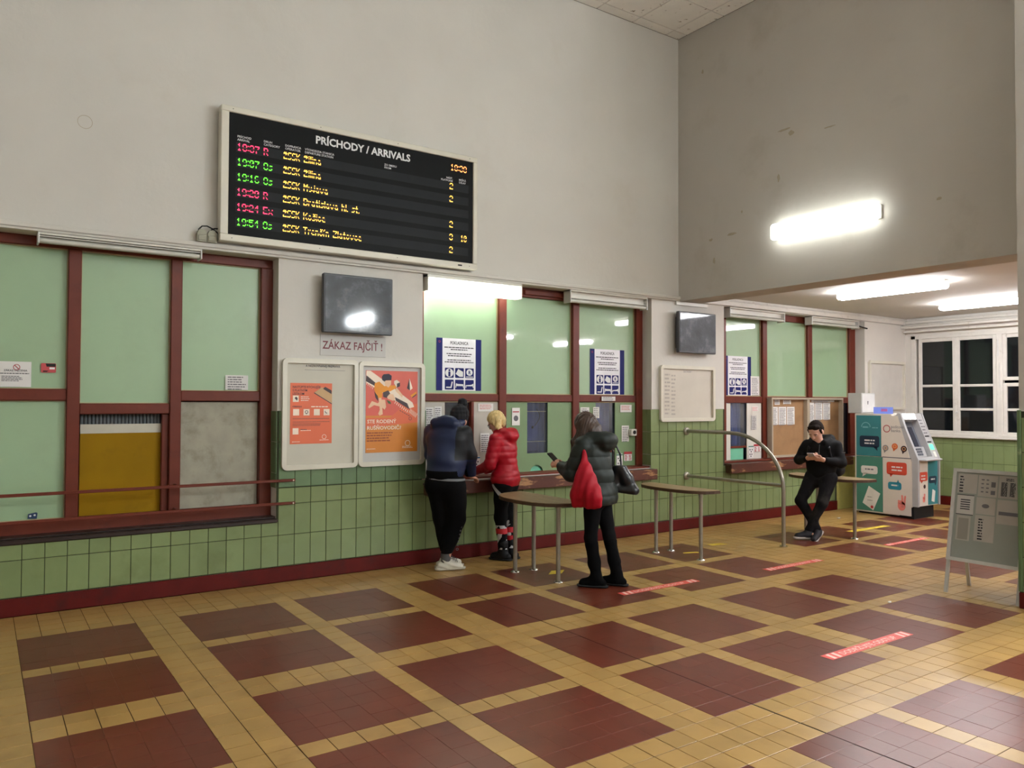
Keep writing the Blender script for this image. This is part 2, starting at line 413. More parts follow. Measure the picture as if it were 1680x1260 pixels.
def tile_mesh(wx, wy, red):
    k = (round(wx, 4), round(wy, 4), red)
    if k not in cache:
        g = .0004 if red else .0022
        o = B(-wx/2+g, wx/2-g, -wy/2+g, wy/2-g, -.0026, 0, bev=.0008).build('tile', M_floor_r if red else M_floor_y, fl, piece=[0.0]*26)
        o.data.polygons.foreach_set('use_smooth', [False]*26)
        cache[k] = (o.data, [o])
    return cache[k]
stuff = MB(); pv = []
for n_, (x0, x1, y0, y1, red) in enumerate(tiles):
    dz = random.uniform(-.0005, .0005)
    xa = x0
    if abs(x0-3.30) < .01: x0 += .008
    if abs(x0-6.75) < .01: x0 += .004
    if n_ < 300:
        me, spare = tile_mesh(x1-x0, y1-y0, red)
        if spare: o = spare.pop()
        else:
            o = bpy.data.objects.new('tile', me); COL.objects.link(o); o.parent = fl
        o.location = ((x0+x1)/2, (y0+y1)/2, dz); o.rotation_euler = (random.uniform(-.0025, .0025), random.uniform(-.0025, .0025), 0)
    else:
        g = .0004 if red else .0022
        stuff.add([(x0+g,y0+g,-.0026),(x1-g,y0+g,-.0026),(x1-g,y1-g,-.0026),(x0+g,y1-g,-.0026),(x0+g,y0+g,dz),(x1-g,y0+g,dz),(x1-g,y1-g,dz),(x0+g,y1-g,dz)],
                  [(4,5,6,7),(0,1,5,4),(1,2,6,5),(2,3,7,6),(3,0,4,7)], int(red)); pv += [random.random()]*5
s_ = stuff.build('small_floor_tiles', [M_floor_y, M_floor_r], fl, piece=pv); s_['kind'] = 'stuff'
B(3.2995, 3.3065, -12, -1.0, -.0028, -.0012).build('expansion_joint', M_joint, fl)
B(6.748, 6.755, -12, 0, -.0028, -.0006).build('expansion_joint', M_joint, fl)

# ------------------------------------------------------------------ TICKET WINDOWS
YF = .17                                # frame face
def win(name, label, loc): 
    o = empty(name, loc); return meta(o, label, kind='structure')
w1 = win('window_1', 'left ticket window wall with green panes, a mustard board and brown-red frame', (0.4, .2, .58))
fm = MB()
def fbox(x0, x1, z0, z1, y0=YF, y1=.26, mb=None): (mb or fm).box(x0, x1, y0, y1, z0, z1, bev=.006)
fbox(-1.3, 2.02, 2.905, 2.985); fbox(-1.3, 2.02, .575, .70, y0=YF-.02)
for a, b_ in ((-1.3, -1.2), (-.44, -.36), (.345, .44), (1.13, 1.222), (1.91, 2.02)): fbox(a, b_, .70, 2.905, y0=YF-.012)
for a, b_, c_, d_ in ((-1.2, -.44, 1.66, 1.755), (-.36, .345, 1.66, 1.755), (.44, 1.13, 1.548, 1.638), (1.222, 1.91, 1.66, 1.752)): fbox(a, b_, c_, d_)
fbox(1.074, 1.13, .70, 1.548, y0=.20)
fm.build('frame', M_frame, w1)
for a, b_, c_, d_ in ((-1.2, -.44, 1.755, 2.905), (-.36, .345, 1.755, 2.905), (.44, 1.13, 1.638, 2.905), (1.222, 1.91, 1.752, 2.905), (-1.2, -.44, .70, 1.66), (-.36, .345, .70, 1.66)):
    B(a+.003, b_-.003, .222, .234, c_+.003, d_-.003).build('pane', M_pane, w1)
    bd = MB(); t = .007                                       # pale putty bead round each pane
    bd.box(a, a+t, .205, .223, c_, d_); bd.box(b_-t, b_, .205, .223, c_, d_); bd.box(a, b_, .205, .223, c_, c_+t); bd.box(a, b_, .205, .223, d_-t, d_)
    bd.build('putty_bead', mat('putty', (176, 160, 124), .6), w1)
B(1.226, 1.906, .225, .236, .704, 1.652).build('pane', M_grime, w1)['label'] = 'grey lime-washed pane, dirty and streaked'
B(.455, 1.076, .255, .27, .70, 1.385).build('mustard_board', M_yel, w1)['label'] = 'mustard yellow board filling the hatch'
B(.455, 1.076, .250, .262, 1.385, 1.462).build('white_strip', mat('white_strip', (196, 192, 176), .6, var=.08), w1)
cu = MB()
for k in range(22):
    xa = .455+k*.0283; cu.tube([(xa+.012, .28, 1.44), (xa+.012, .28, 1.55)], .013, n=8)
cu.build('curtain', mat('grey_blue_curtain', (92, 98, 100), .8, var=.2), w1)
B(.44, 1.14, .30, .31, .70, 1.56).build('backing', M_dark, w1)
struct('trim_9', MB().box(-1.3, 2.03, -.025, YF, .548, .585, bev=.008).box(-1.3, 2.03, .02, YF, .585, .60, bev=.004), M_sill, 'dark sill under the left ticket windows')
for z, nm in ((.93, 'upper'), (.72, 'lower')):
    g = empty('guard_rail', (.6, -.03, z), f'{nm} of the two flat brown rails crossing the left ticket window', 'rail', 'guard rails across the left ticket window')
    B(-1.6, 2.185, -.04, -.028, z-.012, z+.014, bev=.004).build('bar', M_frame, g)
    m = MB(); m.tube([(2.165, -.045, z), (2.165, .0, z)], .008, n=10); m.build('bolt', M_chrome, g)
    m = MB(); m.tube([(1.175, -.045, z), (1.175, YF, z)], .008, n=10); m.build('bolt', M_frame, g)

w2 = win('window_2', 'middle ticket window wall of green panes behind the waiting people', (5.1, .2, .85))
fm = MB()
fbox(3.52, 6.80, 2.875, 2.985); fbox(3.52, 6.80, .83, .855, y0=YF-.01)
for a, b_ in ((3.52, 3.62), (4.579, 4.681), (5.645, 5.747), (6.69, 6.80)): fbox(a, b_, .855, 2.875, y0=YF-.012)
for a, b_ in ((3.62, 4.579), (4.681, 5.645), (5.747, 6.69)): fbox(a, b_, 1.665, 1.748)
fm.box(4.92, 5.6, YF-.03, YF, 2.90, 2.96, bev=.008)
fm.build('frame', M_frame, w2)
for a, b_ in ((3.62, 4.579), (4.681, 5.645), (5.747, 6.69)):
    B(a+.003, b_-.003, .215, .227, 1.751, 2.872).build('pane', M_pane, w2)
    bd = MB(); t = .008; bd.box(a, a+t, .2, .216, 1.748, 2.875); bd.box(b_-t, b_, .2, .216, 1.748, 2.875); bd.box(a, b_, .2, .216, 1.748, 1.758); bd.box(a, b_, .19, .216, 1.655, 1.665)
    bd.build('putty_bead', MATS['putty'], w2)
# lower panels with openings
M_wpan = mat('grey_white_board', (186, 180, 168), .5, var=.06, nscale=4)
B(3.62, 3.90, .20, .212, .855, 1.665).build('board', M_wpan, w2)['label'] = 'grey-white board behind the man'
B(4.245, 4.579, .185, .2, .855, 1.655).build('board', M_wpan, w2)['label'] = 'grey-white board beside the blonde woman'
B(4.208, 4.243, .15, .21, .855, 1.662, bev=.005).build('sliding_post', M_frame, w2)
m = MB()                                                     # green board with a slot and a hatch hole
for a, b_, c_, d_ in ((4.681, 4.99, .855, 1.662), (5.288, 5.645, .855, 1.662)): m.box(a, b_, .19, .205, c_, d_)
m.box(4.99, 5.288, .19, .205, .925, 1.065)
hp = [(4.99, .855)]+[(5.128-.09*math.cos(math.pi*i/12), .855+.068*math.sin(math.pi*i/12)) for i in range(13)]+[(5.288, .855), (5.288, .926), (4.99, .926)]
poly(Frame((0, .205, 0)), hp, 0, .015, m); m.build('board', M_pane2, w2)
m = MB(); m.box(5.747, 6.03, .19, .205, .855, 1.662); m.build('board', M_pane2, w2)
m = MB(); m.box(6.345, 6.69, .185, .2, .855, 1.655, bev=.003); m.build('board', M_pane2, w2)
B(4.99, 5.288, .214, .218, .92, 1.662).build('glass', mat('hatch_glass', (200, 210, 225), .03, trans=.92), w2)
B(6.03, 6.345, .214, .218, .92, 1.662).build('glass', MATS['hatch_glass'], w2)
B(3.90, 4.208, .214, .218, .98, 1.662).build('glass', MATS['hatch_glass'], w2)
B(6.03, 6.345, .19, .24, 1.035, 1.06, bev=.004).build('rail', M_frame, w2)
B(6.05, 6.335, .225, .235, .855, 1.03).build('mint_card', M_mint, w2)
B(4.99, 5.27, .225, .235, .855, .93).build('mint_card', M_mint, w2)
# booth interiors
bi = MB(); bi.box(3.5, 6.82, 1.25, 1.27, .5, 3.1); bi.box(3.5, 6.82, .30, 1.25, 3.0, 3.02); bi.box(3.5, 6.82, .30, 1.25, .82, .84); bi.box(3.49, 3.51, .3, 1.25, .5, 3.1); bi.box(6.81, 6.83, .3, 1.25, .5, 3.1); bi.box(4.6, 4.62, .3, 1.25, .5, 3.1)
bi.build('booth_lining', mat('booth_wall', (70, 74, 96), .8), w2)
B(3.55, 4.59, .85, .87, .84, 1.9).build('lit_booth_panel', M_orange, w2)  # plain panel, its orange stands in for warm light inside the booth
def curtain(x0, x1, z0, z1, y, par, name='blue_curtain'):
    m = MB(); n = max(8, int((x1-x0)/.012)); V = []; F = []
    for i in range(n+1):
        x = x0+(x1-x0)*i/n; yy = y+.012*math.sin(i*.9)+.006*math.sin(i*2.3)
        V += [(x, yy, z0), (x, yy, z1)]
    for i in range(n): F.append((2*i, 2*i+2, 2*i+3, 2*i+1))
    m.add(V, F, 0, True); return m.build(name, M_blue, par)
curtain(4.9, 5.4, .9, 1.7, .42, w2); curtain(5.95, 6.45, 1.05, 1.7, .42, w2)
B(5.0, 5.28, .36, .40, 1.07, 1.20, bev=.01).build('desk_screen', mat('blue_desk_screen', (70, 84, 150), .4), w2)
m = MB(); m.tube([(5.20+.05*math.sin(t*.45), .3, 1.58-.025*t) for t in range(9)], .004, n=6); m.tube([(5.15, .3, 1.375), (5.15, .31, 1.35)], .012, n=8); m.build('microphone', M_matte, w2)
B(4.995, 5.285, .222, .226, 1.545, 1.555).build('shelf_edge', M_white, w2)
B(4.995, 5.285, .222, .226, 1.195, 1.203).build('shelf_edge', M_white, w2)

w3 = win('window_3', 'right ticket window wall in the side bay, green panes above two brown notice cases', (9.9, .2, .80))
fm = MB()
fbox(8.18, 11.6, 2.89, 2.985); fbox(8.18, 11.6, .80, .835, y0=YF-.01)
for a, b_ in ((8.18, 8.42), (9.225, 9.329), (10.325, 10.433), (11.44, 11.6)): fbox(a, b_, .835 if a != 10.325 else 1.75, 2.89, y0=YF-.012)
fbox(8.42, 9.225, 1.656, 1.752); fbox(11.10, 11.44, 1.66, 1.752); fbox(9.329, 11.10, 1.72, 1.752)
fm.build('frame', M_frame, w3)
for a, b_ in ((8.42, 9.225), (9.329, 10.325), (10.433, 11.44)):
    B(a+.003, b_-.003, .215, .227, 1.756, 2.888).build('pane', M_pane, w3)
    bd = MB(); t = .01; bd.box(a, a+t, .2, .216, 1.752, 2.89); bd.box(b_-t, b_, .2, .216, 1.752, 2.89); bd.box(a, b_, .2, .216, 1.752, 1.764)
    bd.build('putty_bead', MATS['putty'], w3)
B(8.425, 8.535, .185, .2, .84, 1.65, bev=.002).build('board', M_white, w3)
B(8.89, 9.215, .185, .2, .835, 1.654, bev=.002).build('board', M_white, w3)
B(8.535, 8.89, .214, .218, 1.02, 1.654).build('glass', MATS['hatch_glass'], w3)
B(8.535, 8.89, .19, .23, 1.012, 1.04, bev=.004).build('rail', M_frame, w3)
B(8.55, 8.84, .21, .22, .80, 1.01).build('mint_card', M_mint, w3)
curtain(8.5, 8.95, 1.03, 1.7, .34, w3)
B(8.4, 9.25, .48, .5, .8, 1.8).build('backing', mat('booth_wall2', (50, 54, 84), .8), w3)
B(11.12, 11.45, .205, .215, .80, 1.66).build('pane', mat('black_pane', (10, 12, 20), .2), w3)['label'] = 'black lower pane beside the notice cases'
# roof/back of the booths so nothing shows behind
struct('wall_booths', MB().box(-1.4, 11.7, 1.3, 1.35, 0, 3.1).box(-1.4, 11.7, .35, 1.3, 3.03, 3.08), M_dark)

# counters (worn wood) under windows 2 and 3
def counter(x0, x1, lab):
    c = empty('counter', ((x0+x1)/2, 0, .69), lab, 'counter', None)
    B(x0, x1, -.115, .16, .80, .825, bev=.005).build('top_board', M_ctrtop, c)
    B(x0, x1, -.118, -.09, .695, .824, bev=.006).build('fascia', M_ctr, c)
    B(x0+.01, x1-.01, -.09, -.004, .70, .80).build('bearer', M_woodedge, c)
    B(x0, x1, .02, .17, .825, .85, bev=.004).build('lip', M_frame, c)
counter(3.53, 6.79, 'long chipped brown wooden counter under the middle ticket windows')
counter(8.19, 11.08, 'chipped brown wooden counter in the side bay under the notice cases')

# night window in the end wall
wn = win('window_4', 'old white casement window with black night panes in the end wall', (XW, -1.4, wz0))
m = MB()
def nb(y0, y1, z0, z1, x0=XW+.02, x1=XW+.09): m.box(x0, x1, y0, y1, z0, z1, bev=.006)
nb(wy0, wy1, wz1-.06, wz1, XW-.01, XW+.1); nb(wy0, wy1, wz0, wz0+.045, XW-.03, XW+.1); nb(wy1-.08, wy1, wz0, wz1, XW-.01, XW+.1); nb(wy0, wy0+.08, wz0, wz1, XW-.01, XW+.1)
m.build('frame', M_winw, wn)
def sash(y0, y1, z0, z1, bars):
    s = MB(); t = .055; X0, X1 = XW+.005, XW+.07
    s.box(X0, X1, y0, y0+t, z0, z1, bev=.006); s.box(X0, X1, y1-t, y1, z0, z1, bev=.006); s.box(X0+.001, X1-.001, y0+t, y1-t, z1-t, z1, bev=.006); s.box(X0+.001, X1-.001, y0+t, y1-t, z0, z0+t, bev=.006)
    for b_ in bars: s.box(X0+.005, X1-.005, y0+t, y1-t, b_-.02, b_+.02, bev=.005)
    so = s.build('sash', M_winw, wn)
    zz = [z0+t]+sum([[b_-.02, b_+.02] for b_ in bars], [])+[z1-t]
    for k in range(0, len(zz), 2): B(XW+.035, XW+.04, y0+t, y1-t, zz[k], zz[k+1]).build('glass_pane', M_glass, so)
sash(-.83, -.22, 1.16, 2.74, (1.565, 1.95)); sash(-1.44, -.83, 1.16, 2.74, (1.565, 1.95))
m2_ = MB(); m2_.box(XW-.01, XW+.08, -1.53, -1.44, wz0, wz1-.05, bev=.008); m2_.build('mullion', M_winw, wn)
sash(-2.10, -1.53, 2.02, 2.74, ()); sash(-2.10, -1.53, 1.16, 1.98, (1.565,)); sash(-2.54, -2.10, 1.16, 2.74, (1.565, 1.95))
m = MB(); m.tube([(XW-.015, -1.47, 2.66), (XW-.02, -1.475, 2.4)], .008, n=8); m.tube([(XW-.015, -1.49, 2.3), (XW-.015, -1.49, 1.9)], .006, n=8); m.box(XW-.03, XW, -.86, -.83, 1.5, 1.53, bev=.004)
m.build('window_catch', M_alu, wn)
struct('wall_outside', B(XW+2.2, XW+2.3, -6, 3, 0, 4), M_dark)
m = MB(); m.box(XW-.07, XW+.02, wy0, wy1, wz0-.03, wz0, bev=.008); struct('trim_10', m, M_winw, 'white sill below the night window')

# wall texture patches: peeled plaster on the beam wall
M_peel = mat('peeled_plaster', (170, 160, 140), .9)
pf = Frame((XC-.0015, 0, 0), (0, -1, 0))
def blob(cx, cy, rx, ry, seed, n=14):
    r = random.Random(seed); return [(cx+rx*(0.6+.6*r.random())*math.cos(2*math.pi*i/n), cy+ry*(.6+.6*r.random())*math.sin(2*math.pi*i/n)) for i in range(n)]
for k, (a, b_, rx, ry) in enumerate(((.88, 3.72, .07, .018), (.55, 3.70, .035, .02), (.60, 3.43, .02, .045), (1.03, 3.96, .012, .02), (.42, 5.88, .02, .03), (1.62, 4.78, .09, .015), (1.72, 4.72, .04, .03), (3.35, 3.62, .03, .02), (2.2, 4.65, .1, .008), (1.55, 4.25, .02, .05))):
    poly(pf, blob(a, b_, rx, ry, k), 0, .0015).build('peeled_patch', M_peel, wall_right)
pf2 = Frame((0, -.0015, 0), (1, 0, 0))
ring(pf2, .43, 3.92, .055, .004, 0, .001, None).build('faint_ring', mat('ring_mark', (176, 164, 144), .8), wall_back)

# ------------------------------------------------------------------ LAMPS
E_beam = lamp_mat('lit_diffuser_beam', (.97, 1, .95), LAMP_BEAM)
E_nich = lamp_mat('lit_diffuser_niche', (.97, .97, 1), LAMP_NICHE)
E_tick = lamp_mat('lit_diffuser_ticket', (.97, 1, .88), LAMP_TICKET)
E_hall = lamp_mat('lit_diffuser_hall', (.88, .955, 1), LAMP_HALL)
E_hal2 = lamp_mat('lit_diffuser_hall_side', (.88, .955, 1), LAMP_HALL2)
E_side = lamp_mat('lit_diffuser_side', (.98, .93, 1), LAMP_SIDE)
M_tube = mat('unlit_tube', (200, 200, 190), .3)
def strip_light(x0, x1, z0, z1, lit, lab, open_front=False):
    c = empty('fluorescent_fixture', ((x0+x1)/2, .05, z0), lab, 'lamp', 'strip lights along the lintel')
    y0 = -.03
    if lit:
        B(x0, x1, y0-.02, .10, z1-.035, z1, bev=.005).build('housing', M_white, c)
        for a in (x0, x1-.012): B(a, a+.012, y0-.03, .10, z0, z1, bev=.004).build('end_cap', M_white, c)
        B(x0+.012, x1-.012, y0-.02, .08, z0+.005, z1-.035, bev=.02).build('diffuser', E_tick, c)
    else:
        m = MB(); m.box(x0, x1, y0, .10, z1-.018, z1, bev=.004); m.box(x0+.01, x1-.01, y0+.055, y0+.07, z0+.01, z1-.01); m.build('housing', M_white, c)
        for a in (x0, x1-.014): B(a, a+.014, y0-.005, .10, z0, z1, bev=.004).build('end_cap', M_alu, c)
        m = MB(); m.tube([(x0+.015, y0+.026, z0+.026), (x1-.015, y0+.026, z0+.026)], .019, n=12); m.build('tube', M_tube, c)
        B(x0+.012, x1-.012, y0+.01, y0+.05, z0+.056, z0+.062).build('reflector', M_white, c)
strip_light(.115, 1.34, 2.895, 2.982, False, 'unlit strip light over the left ticket windows')
strip_light(3.545, 4.74, 2.81, 2.983, True, 'lit strip light glowing over the middle ticket windows')
strip_light(5.45, 6.70, 2.83, 2.983, False, 'unlit strip light over the right end of the middle ticket windows')
strip_light(8.27, 9.49, 2.84, 2.983, False, 'unlit strip light over the left part of the side bay windows')
strip_light(10.15, 11.40, 2.85, 2.983, False, 'unlit strip light over the right part of the side bay windows')
B(7.22, 7.82, -.03, 0, 2.935, 2.983, bev=.004).build('cable_duct', M_white); meta(bpy.data.objects['cable_duct'], 'short white cable duct above the grey display next to the corner', 'duct')
m = MB(); m.tube([(11.41, -.02, 2.90), (11.5, -.03, 2.885), (11.63, -.03, 2.872)], .012, n=8); o = m.build('black_cable', M_matte); meta(o, 'black cable stub beside the last strip light in the side bay', 'cable')
def wall_lamp(kind, lab, c0, c1, depth_dir, h, E, grp):
    # c0, c1: ends on the wall; depth_dir: unit vector away from the wall
    c0, c1, dd = Vector(c0), Vector(c1), Vector(depth_dir); ctr = (c0+c1)/2
    e = empty('fluorescent_fixture', tuple(ctr), lab, 'lamp', grp)
    ax = (c1-c0).normalized(); sd = ax.cross(dd)
    def bb(a0, a1, s0, s1, d0, d1, bev):
        m = MB().box(a0, a1, s0, s1, d0, d1, bev=bev)
        m.v = [tuple(c0+ax*v[0]+sd*v[1]+dd*v[2]) for v in m.v]; 
        if ax.cross(sd).dot(dd) < 0: m.f = [f[::-1] for f in m.f]
        return m
    Ln = (c1-c0).length
    bb(0, Ln, -h/2*.8, h/2*.8, 0, .03, .005).build('base_tray', M_white, e)
    bb(.01, Ln-.01, -h/2, h/2, .03, .10 if dd.z else .12, .022).build('diffuser', E, e)
wall_lamp('w', 'lit box lamp high on the bare wall above the opening', (XC, -1.50, 3.61), (XC, -2.79, 3.61), (-1, 0, 0), .18, E_beam, None)
wall_lamp('c', 'lit ceiling tube in the side bay nearer the hall', (8.97, -1.22, NICHE_Z), (8.97, -2.60, NICHE_Z), (0, 0, -1), .15, E_nich, 'ceiling tubes of the side bay')
wall_lamp('c', 'lit ceiling tube in the side bay nearer the night window', (11.17, -1.42, NICHE_Z), (11.17, -2.80, NICHE_Z), (0, 0, -1), .15, E_nich, 'ceiling tubes of the side bay')
HG = 'hall lamps behind the camera'
for k, y0 in enumerate((-6.6, -9.8)): wall_lamp('h', f'box lamp on the wall above the opening, {("nearer", "farther")[k]} one behind the camera', (XC, y0, 3.61), (XC, y0-1.3, 3.61), (-1, 0, 0), .18, E_hal2, HG)
wall_lamp('h', 'box lamp at the right end of the wall behind the camera', (5.5, -12, 4.0), (6.8, -12, 4.0), (0, 1, 0), .18, E_hall, HG)
for k, x0 in enumerate((1.0, 3.9)): wall_lamp('h', f'{("left", "right")[k]} of two high box lamps on the wall behind the camera', (x0, -12, 5.7), (x0+1.3, -12, 5.7), (0, 1, 0), .18, E_hall, HG)
SG = 'ceiling tubes beyond the pillar'
for x, nn in ((8.97, 'nearer the hall'), (11.17, 'nearer the end wall')): wall_lamp('s', 'lit ceiling tube beyond the pillar, '+nn, (x, -5.9, NICHE_Z), (x, -7.2, NICHE_Z), (0, 0, -1), .15, E_side, SG)

# ------------------------------------------------------------------ ARRIVALS BOARD
brd = empty('arrivals_board', (2.78, -.06, 3.06), 'big black arrivals board with coloured lit rows in a pale metal frame', 'board')
X0, X1, Z0, Z1, YB = 1.462, 4.10, 3.063, 4.262, -.12
m = MB(); t = .068
for a in ((X0, X1, Z1-.055, Z1), (X0, X1, Z0, Z0+.062), (X0, X0+t, Z0+.06, Z1-.053), (X1-.052, X1, Z0+.06, Z1-.053)): m.box(a[0], a[1], YB-.012, -.03, a[2], a[3], bev=.006)
m.build('frame', M_cream, brd)
B(X0+.03, X1-.03, YB+.004, -.005, Z0+.03, Z1-.03).build('case', M_black, brd)
m = MB()
for x in (X0+.1, X0+.9, X0+1.7, X1-.1):
    m.tube([(x, YB-.014, Z0+.03), (x, YB-.011, Z0+.03)], .004, n=8); m.tube([(x, YB-.014, Z1-.027), (x, YB-.011, Z1-.027)], .004, n=8)
m.box(3.86, 3.91, YB-.014, YB-.011, Z0+.022, Z0+.036, bev=.001); m.build('screws', M_black, brd)
m = MB()
for x, n in ((1.83, 2), (2.08, 1), (3.46, 1), (3.9, 1)):
    for k in range(n): m.box(x+k*.09, x+.06+k*.09, -.10, -.07, Z1, Z1+.018, bev=.006)
m.build('top_lug', MATS['brushed_aluminium'], brd)
F0 = Frame((0, YB+.0035, 0))
G57 = {'0':"01110 10001 10011 10101 11001 10001 01110",'1':"00100 01100 00100 00100 00100 00100 01110",'2':"01110 10001 00001 00110 01000 10000 11111",
'3':"01110 10001 00001 00110 00001 10001 01110",'4':"00010 00110 01010 10010 11111 00010 00010",'5':"11111 10000 11110 00001 00001 10001 01110",'6':"01110 10000 10000 11110 10001 10001 01110",
'7':"11111 00001 00010 00100 01000 01000 01000",'8':"01110 10001 10001 01110 10001 10001 01110",'9':"01110 10001 10001 01111 00001 00001 01110",':':"0 1 0 0 0 1 0",'.':"0 0 0 0 0 0 1",' ':"000 000 000 000 000 000 000",
'R':"11110 10001 10001 11110 10100 10010 10001",'O':"01110 10001 10001 10001 10001 10001 01110",'s':"0000 0000 0111 1000 0110 0001 1110",'E':"11111 10000 10000 11110 10000 10000 11111",'x':"00000 00000 10001 01010 00100 01010 10001",
'Z':"11111 00001 00010 00100 01000 10000 11111",'Ž':"01010 11111 00010 00100 01000 10000 11111",'S':"01111 10000 10000 01110 00001 00001 11110",'K':"10001 10010 10100 11000 10100 10010 10001",'i':"1 0 1 1 1 1 1",'í':"01 10 00 10 10 10 10",'l':"1 1 1 1 1 1 1",
'n':"0000 0000 1110 1001 1001 1001 1001",'a':"0000 0000 0110 0001 0111 1001 0111",'M':"10001 11011 10101 10101 10001 10001 10001",'y':"0000 0000 1001 1001 0111 0001 0110",'j':"001 000 001 001 001 101 010",'v':"00000 00000 10001 10001 10001 01010 00100",
'B':"11110 10001 10001 11110 10001 10001 11110",'r':"000 000 101 110 100 100 100",'t':"010 010 111 010 010 010 011",'h':"1000 1000 1110 1001 1001 1001 1001",'o':"0000 0000 0110 1001 1001 1001 0110",'š':"0101 0010 0111 1000 0110 0001 1110",
'c':"0000 0000 0110 1001 1000 1001 0110",'e':"0000 0000 0110 1001 1111 1000 0111",'T':"11111 00100 00100 00100 00100 00100 00100",'č':"0101 0010 0110 1001 1000 1001 0110"}
def led(s, x, ztop, hi, lo, px_=.0078, pz=.0094):
    for ch in s:
        g = G57[ch].split(); wd = len(g[0])
        for r_, row in enumerate(g):
            for c_, v in enumerate(row):
                if v == '1': rct(F0, x+c_*px_, x+c_*px_+px_*.92, ztop-(r_+1)*pz+pz*.12, ztop-r_*pz, .0005, .002, hi if r_ not in (3, 4) else lo)
        x += (wd+1)*px_
    return x
M_led = {'r': mat('led_red', (60, 4, 12), .5, emit=(1, .03, .10), estr=1.6), 'g': mat('led_green', (8, 50, 4), .5, emit=(.12, 1, .03), estr=1.3), 'a': mat('led_amber', (60, 34, 4), .5, emit=(1, .48, .06), estr=1.7), 'o': mat('led_orange', (60, 24, 4), .5, emit=(1, .28, .07), estr=1.9)}
M_dim = {'r': mat('led_red_dim', (60, 8, 16), .5, emit=(1, .03, .1), estr=.03), 'g': mat('led_green_dim', (8, 40, 8), .5, emit=(.12, 1, .03), estr=.03), 'a': mat('led_amber_dim', (44, 28, 8), .5, emit=(1, .48, .06), estr=.03), 'o': mat('led_orange_dim', (44, 26, 8), .5, emit=(1, .28, .07), estr=.03)}
ROWS = [('18:37', 'R', 'r', 'Žilina', '2', ''), ('19:07', 'Os', 'g', 'Žilina', '2', ''), ('19:16', 'Os', 'g', 'Myjava', '', ''), ('19:20', 'R', 'r', 'Bratislava hl. st.', '2', ''), ('19:24', 'Ex', 'r', 'Košice', '3', '10'), ('19:54', 'Os', 'g', 'Trenčín Zlatovce', '2', '')]
for k, (tm, cat_, c_, st, pl, dl) in enumerate(ROWS):
    zt = 3.945-.1335*k
    b_ = rct(F0, 1.594, 3.995, zt-.078, zt+.006, 0, .0004).build('display_row', M_band, brd)
    h, l = MB(), MB(); led(tm, 1.603, zt, h, l); led(cat_, 1.837, zt, h, l)
    h.build('lit_text', M_led[c_], b_); l.build('lit_text_faint', M_dim[c_], b_)
    h, l = MB(), MB(); led('ŽSSK', 2.017, zt, h, l, px_=.0066); led(st, 2.207, zt, h, l)
    if pl: led(pl, 3.765, zt, h, l)
    if dl: led(dl, 3.90, zt, h, l, px_=.0066)
    h.build('lit_text', M_led['a'], b_); l.build('lit_text_faint', M_dim['a'], b_)
h, l = MB(), MB(); led('18:38', 3.775, 4.145, h, l); h.build('lit_clock', M_led['o'], brd); l.build('lit_clock_faint', M_dim['o'], brd)
M_sign = mat('sign_white', (225, 225, 225), .5)
tb = text_mb(F0, 'PRÍCHODY / ARRIVALS', 2.317, 4.082, .1, bold=.03, width=.985, d=.002)
tb.build('title_text', M_sign, brd)
hd = MB()
for a, b_, x, z, al in (('PRÍCHOD', 'ARRIVAL', 1.603, 3.995, 'LEFT'), ('DRUH', 'CATEGORY', 1.835, 3.995, 'LEFT'), ('DOPRAVCA', 'OPERATOR', 2.03, 3.995, 'LEFT'), ('VÝCHODZIA STANICA', 'DEPARTURE STATION', 2.215, 3.995, 'LEFT'),
                     ('ZO SMERU', 'FROM', 3.02, 3.995, 'LEFT'), ('NÁST.', 'PLATFORM', 3.80, 3.985, 'RIGHT'), ('MEŠKÁ', 'DELAY', 3.875, 3.985, 'LEFT')):
    text_mb(F0, a, x, z, .028, align=al, mb=hd, d=.002, bold=.01); text_mb(F0, b_, x, z-.028, .028, align=al, mb=hd, d=.002, bold=.01)
hd.build('heading_text', M_sign, brd)
# junction boxes on the ledge
for k, (x, lab) in enumerate(((1.29, 'left one of two grey junction boxes on the ledge'), (1.375, 'grey junction box on the ledge nearest the arrivals board'))):
    e = empty('junction_box', (x+.035, -.03, 3.045), lab, 'box', 'junction boxes beside the board')
    MB().prism([(x, -.07, 3.045), (x+.078, -.07, 3.045), (x+.078, -.07, 3.115), (x+.06, -.07, 3.15), (x+.018, -.07, 3.15), (x, -.07, 3.115)], None, (0, .07, 0)).build('box_body', mat('grey_box', (150, 148, 128), .5), e)
    MB().box(x+.006, x+.072, -.078, -.07, 3.055, 3.10, bev=.004).build('lid', MATS['grey_box'], e)
m = MB(); m.tube([(1.30, -.05, 3.145), (1.33, -.06, 3.18), (1.37, -.06, 3.185), (1.42, -.06, 3.165), (1.47, -.05, 3.13)], .006, n=8); m.tube([(1.40, -.05, 3.15), (1.43, -.06, 3.17), (1.47, -.05, 3.175)], .006, n=8)
meta(m.build('black_cable', M_matte), 'black looped cable from the grey junction boxes to the arrivals board', 'cable')

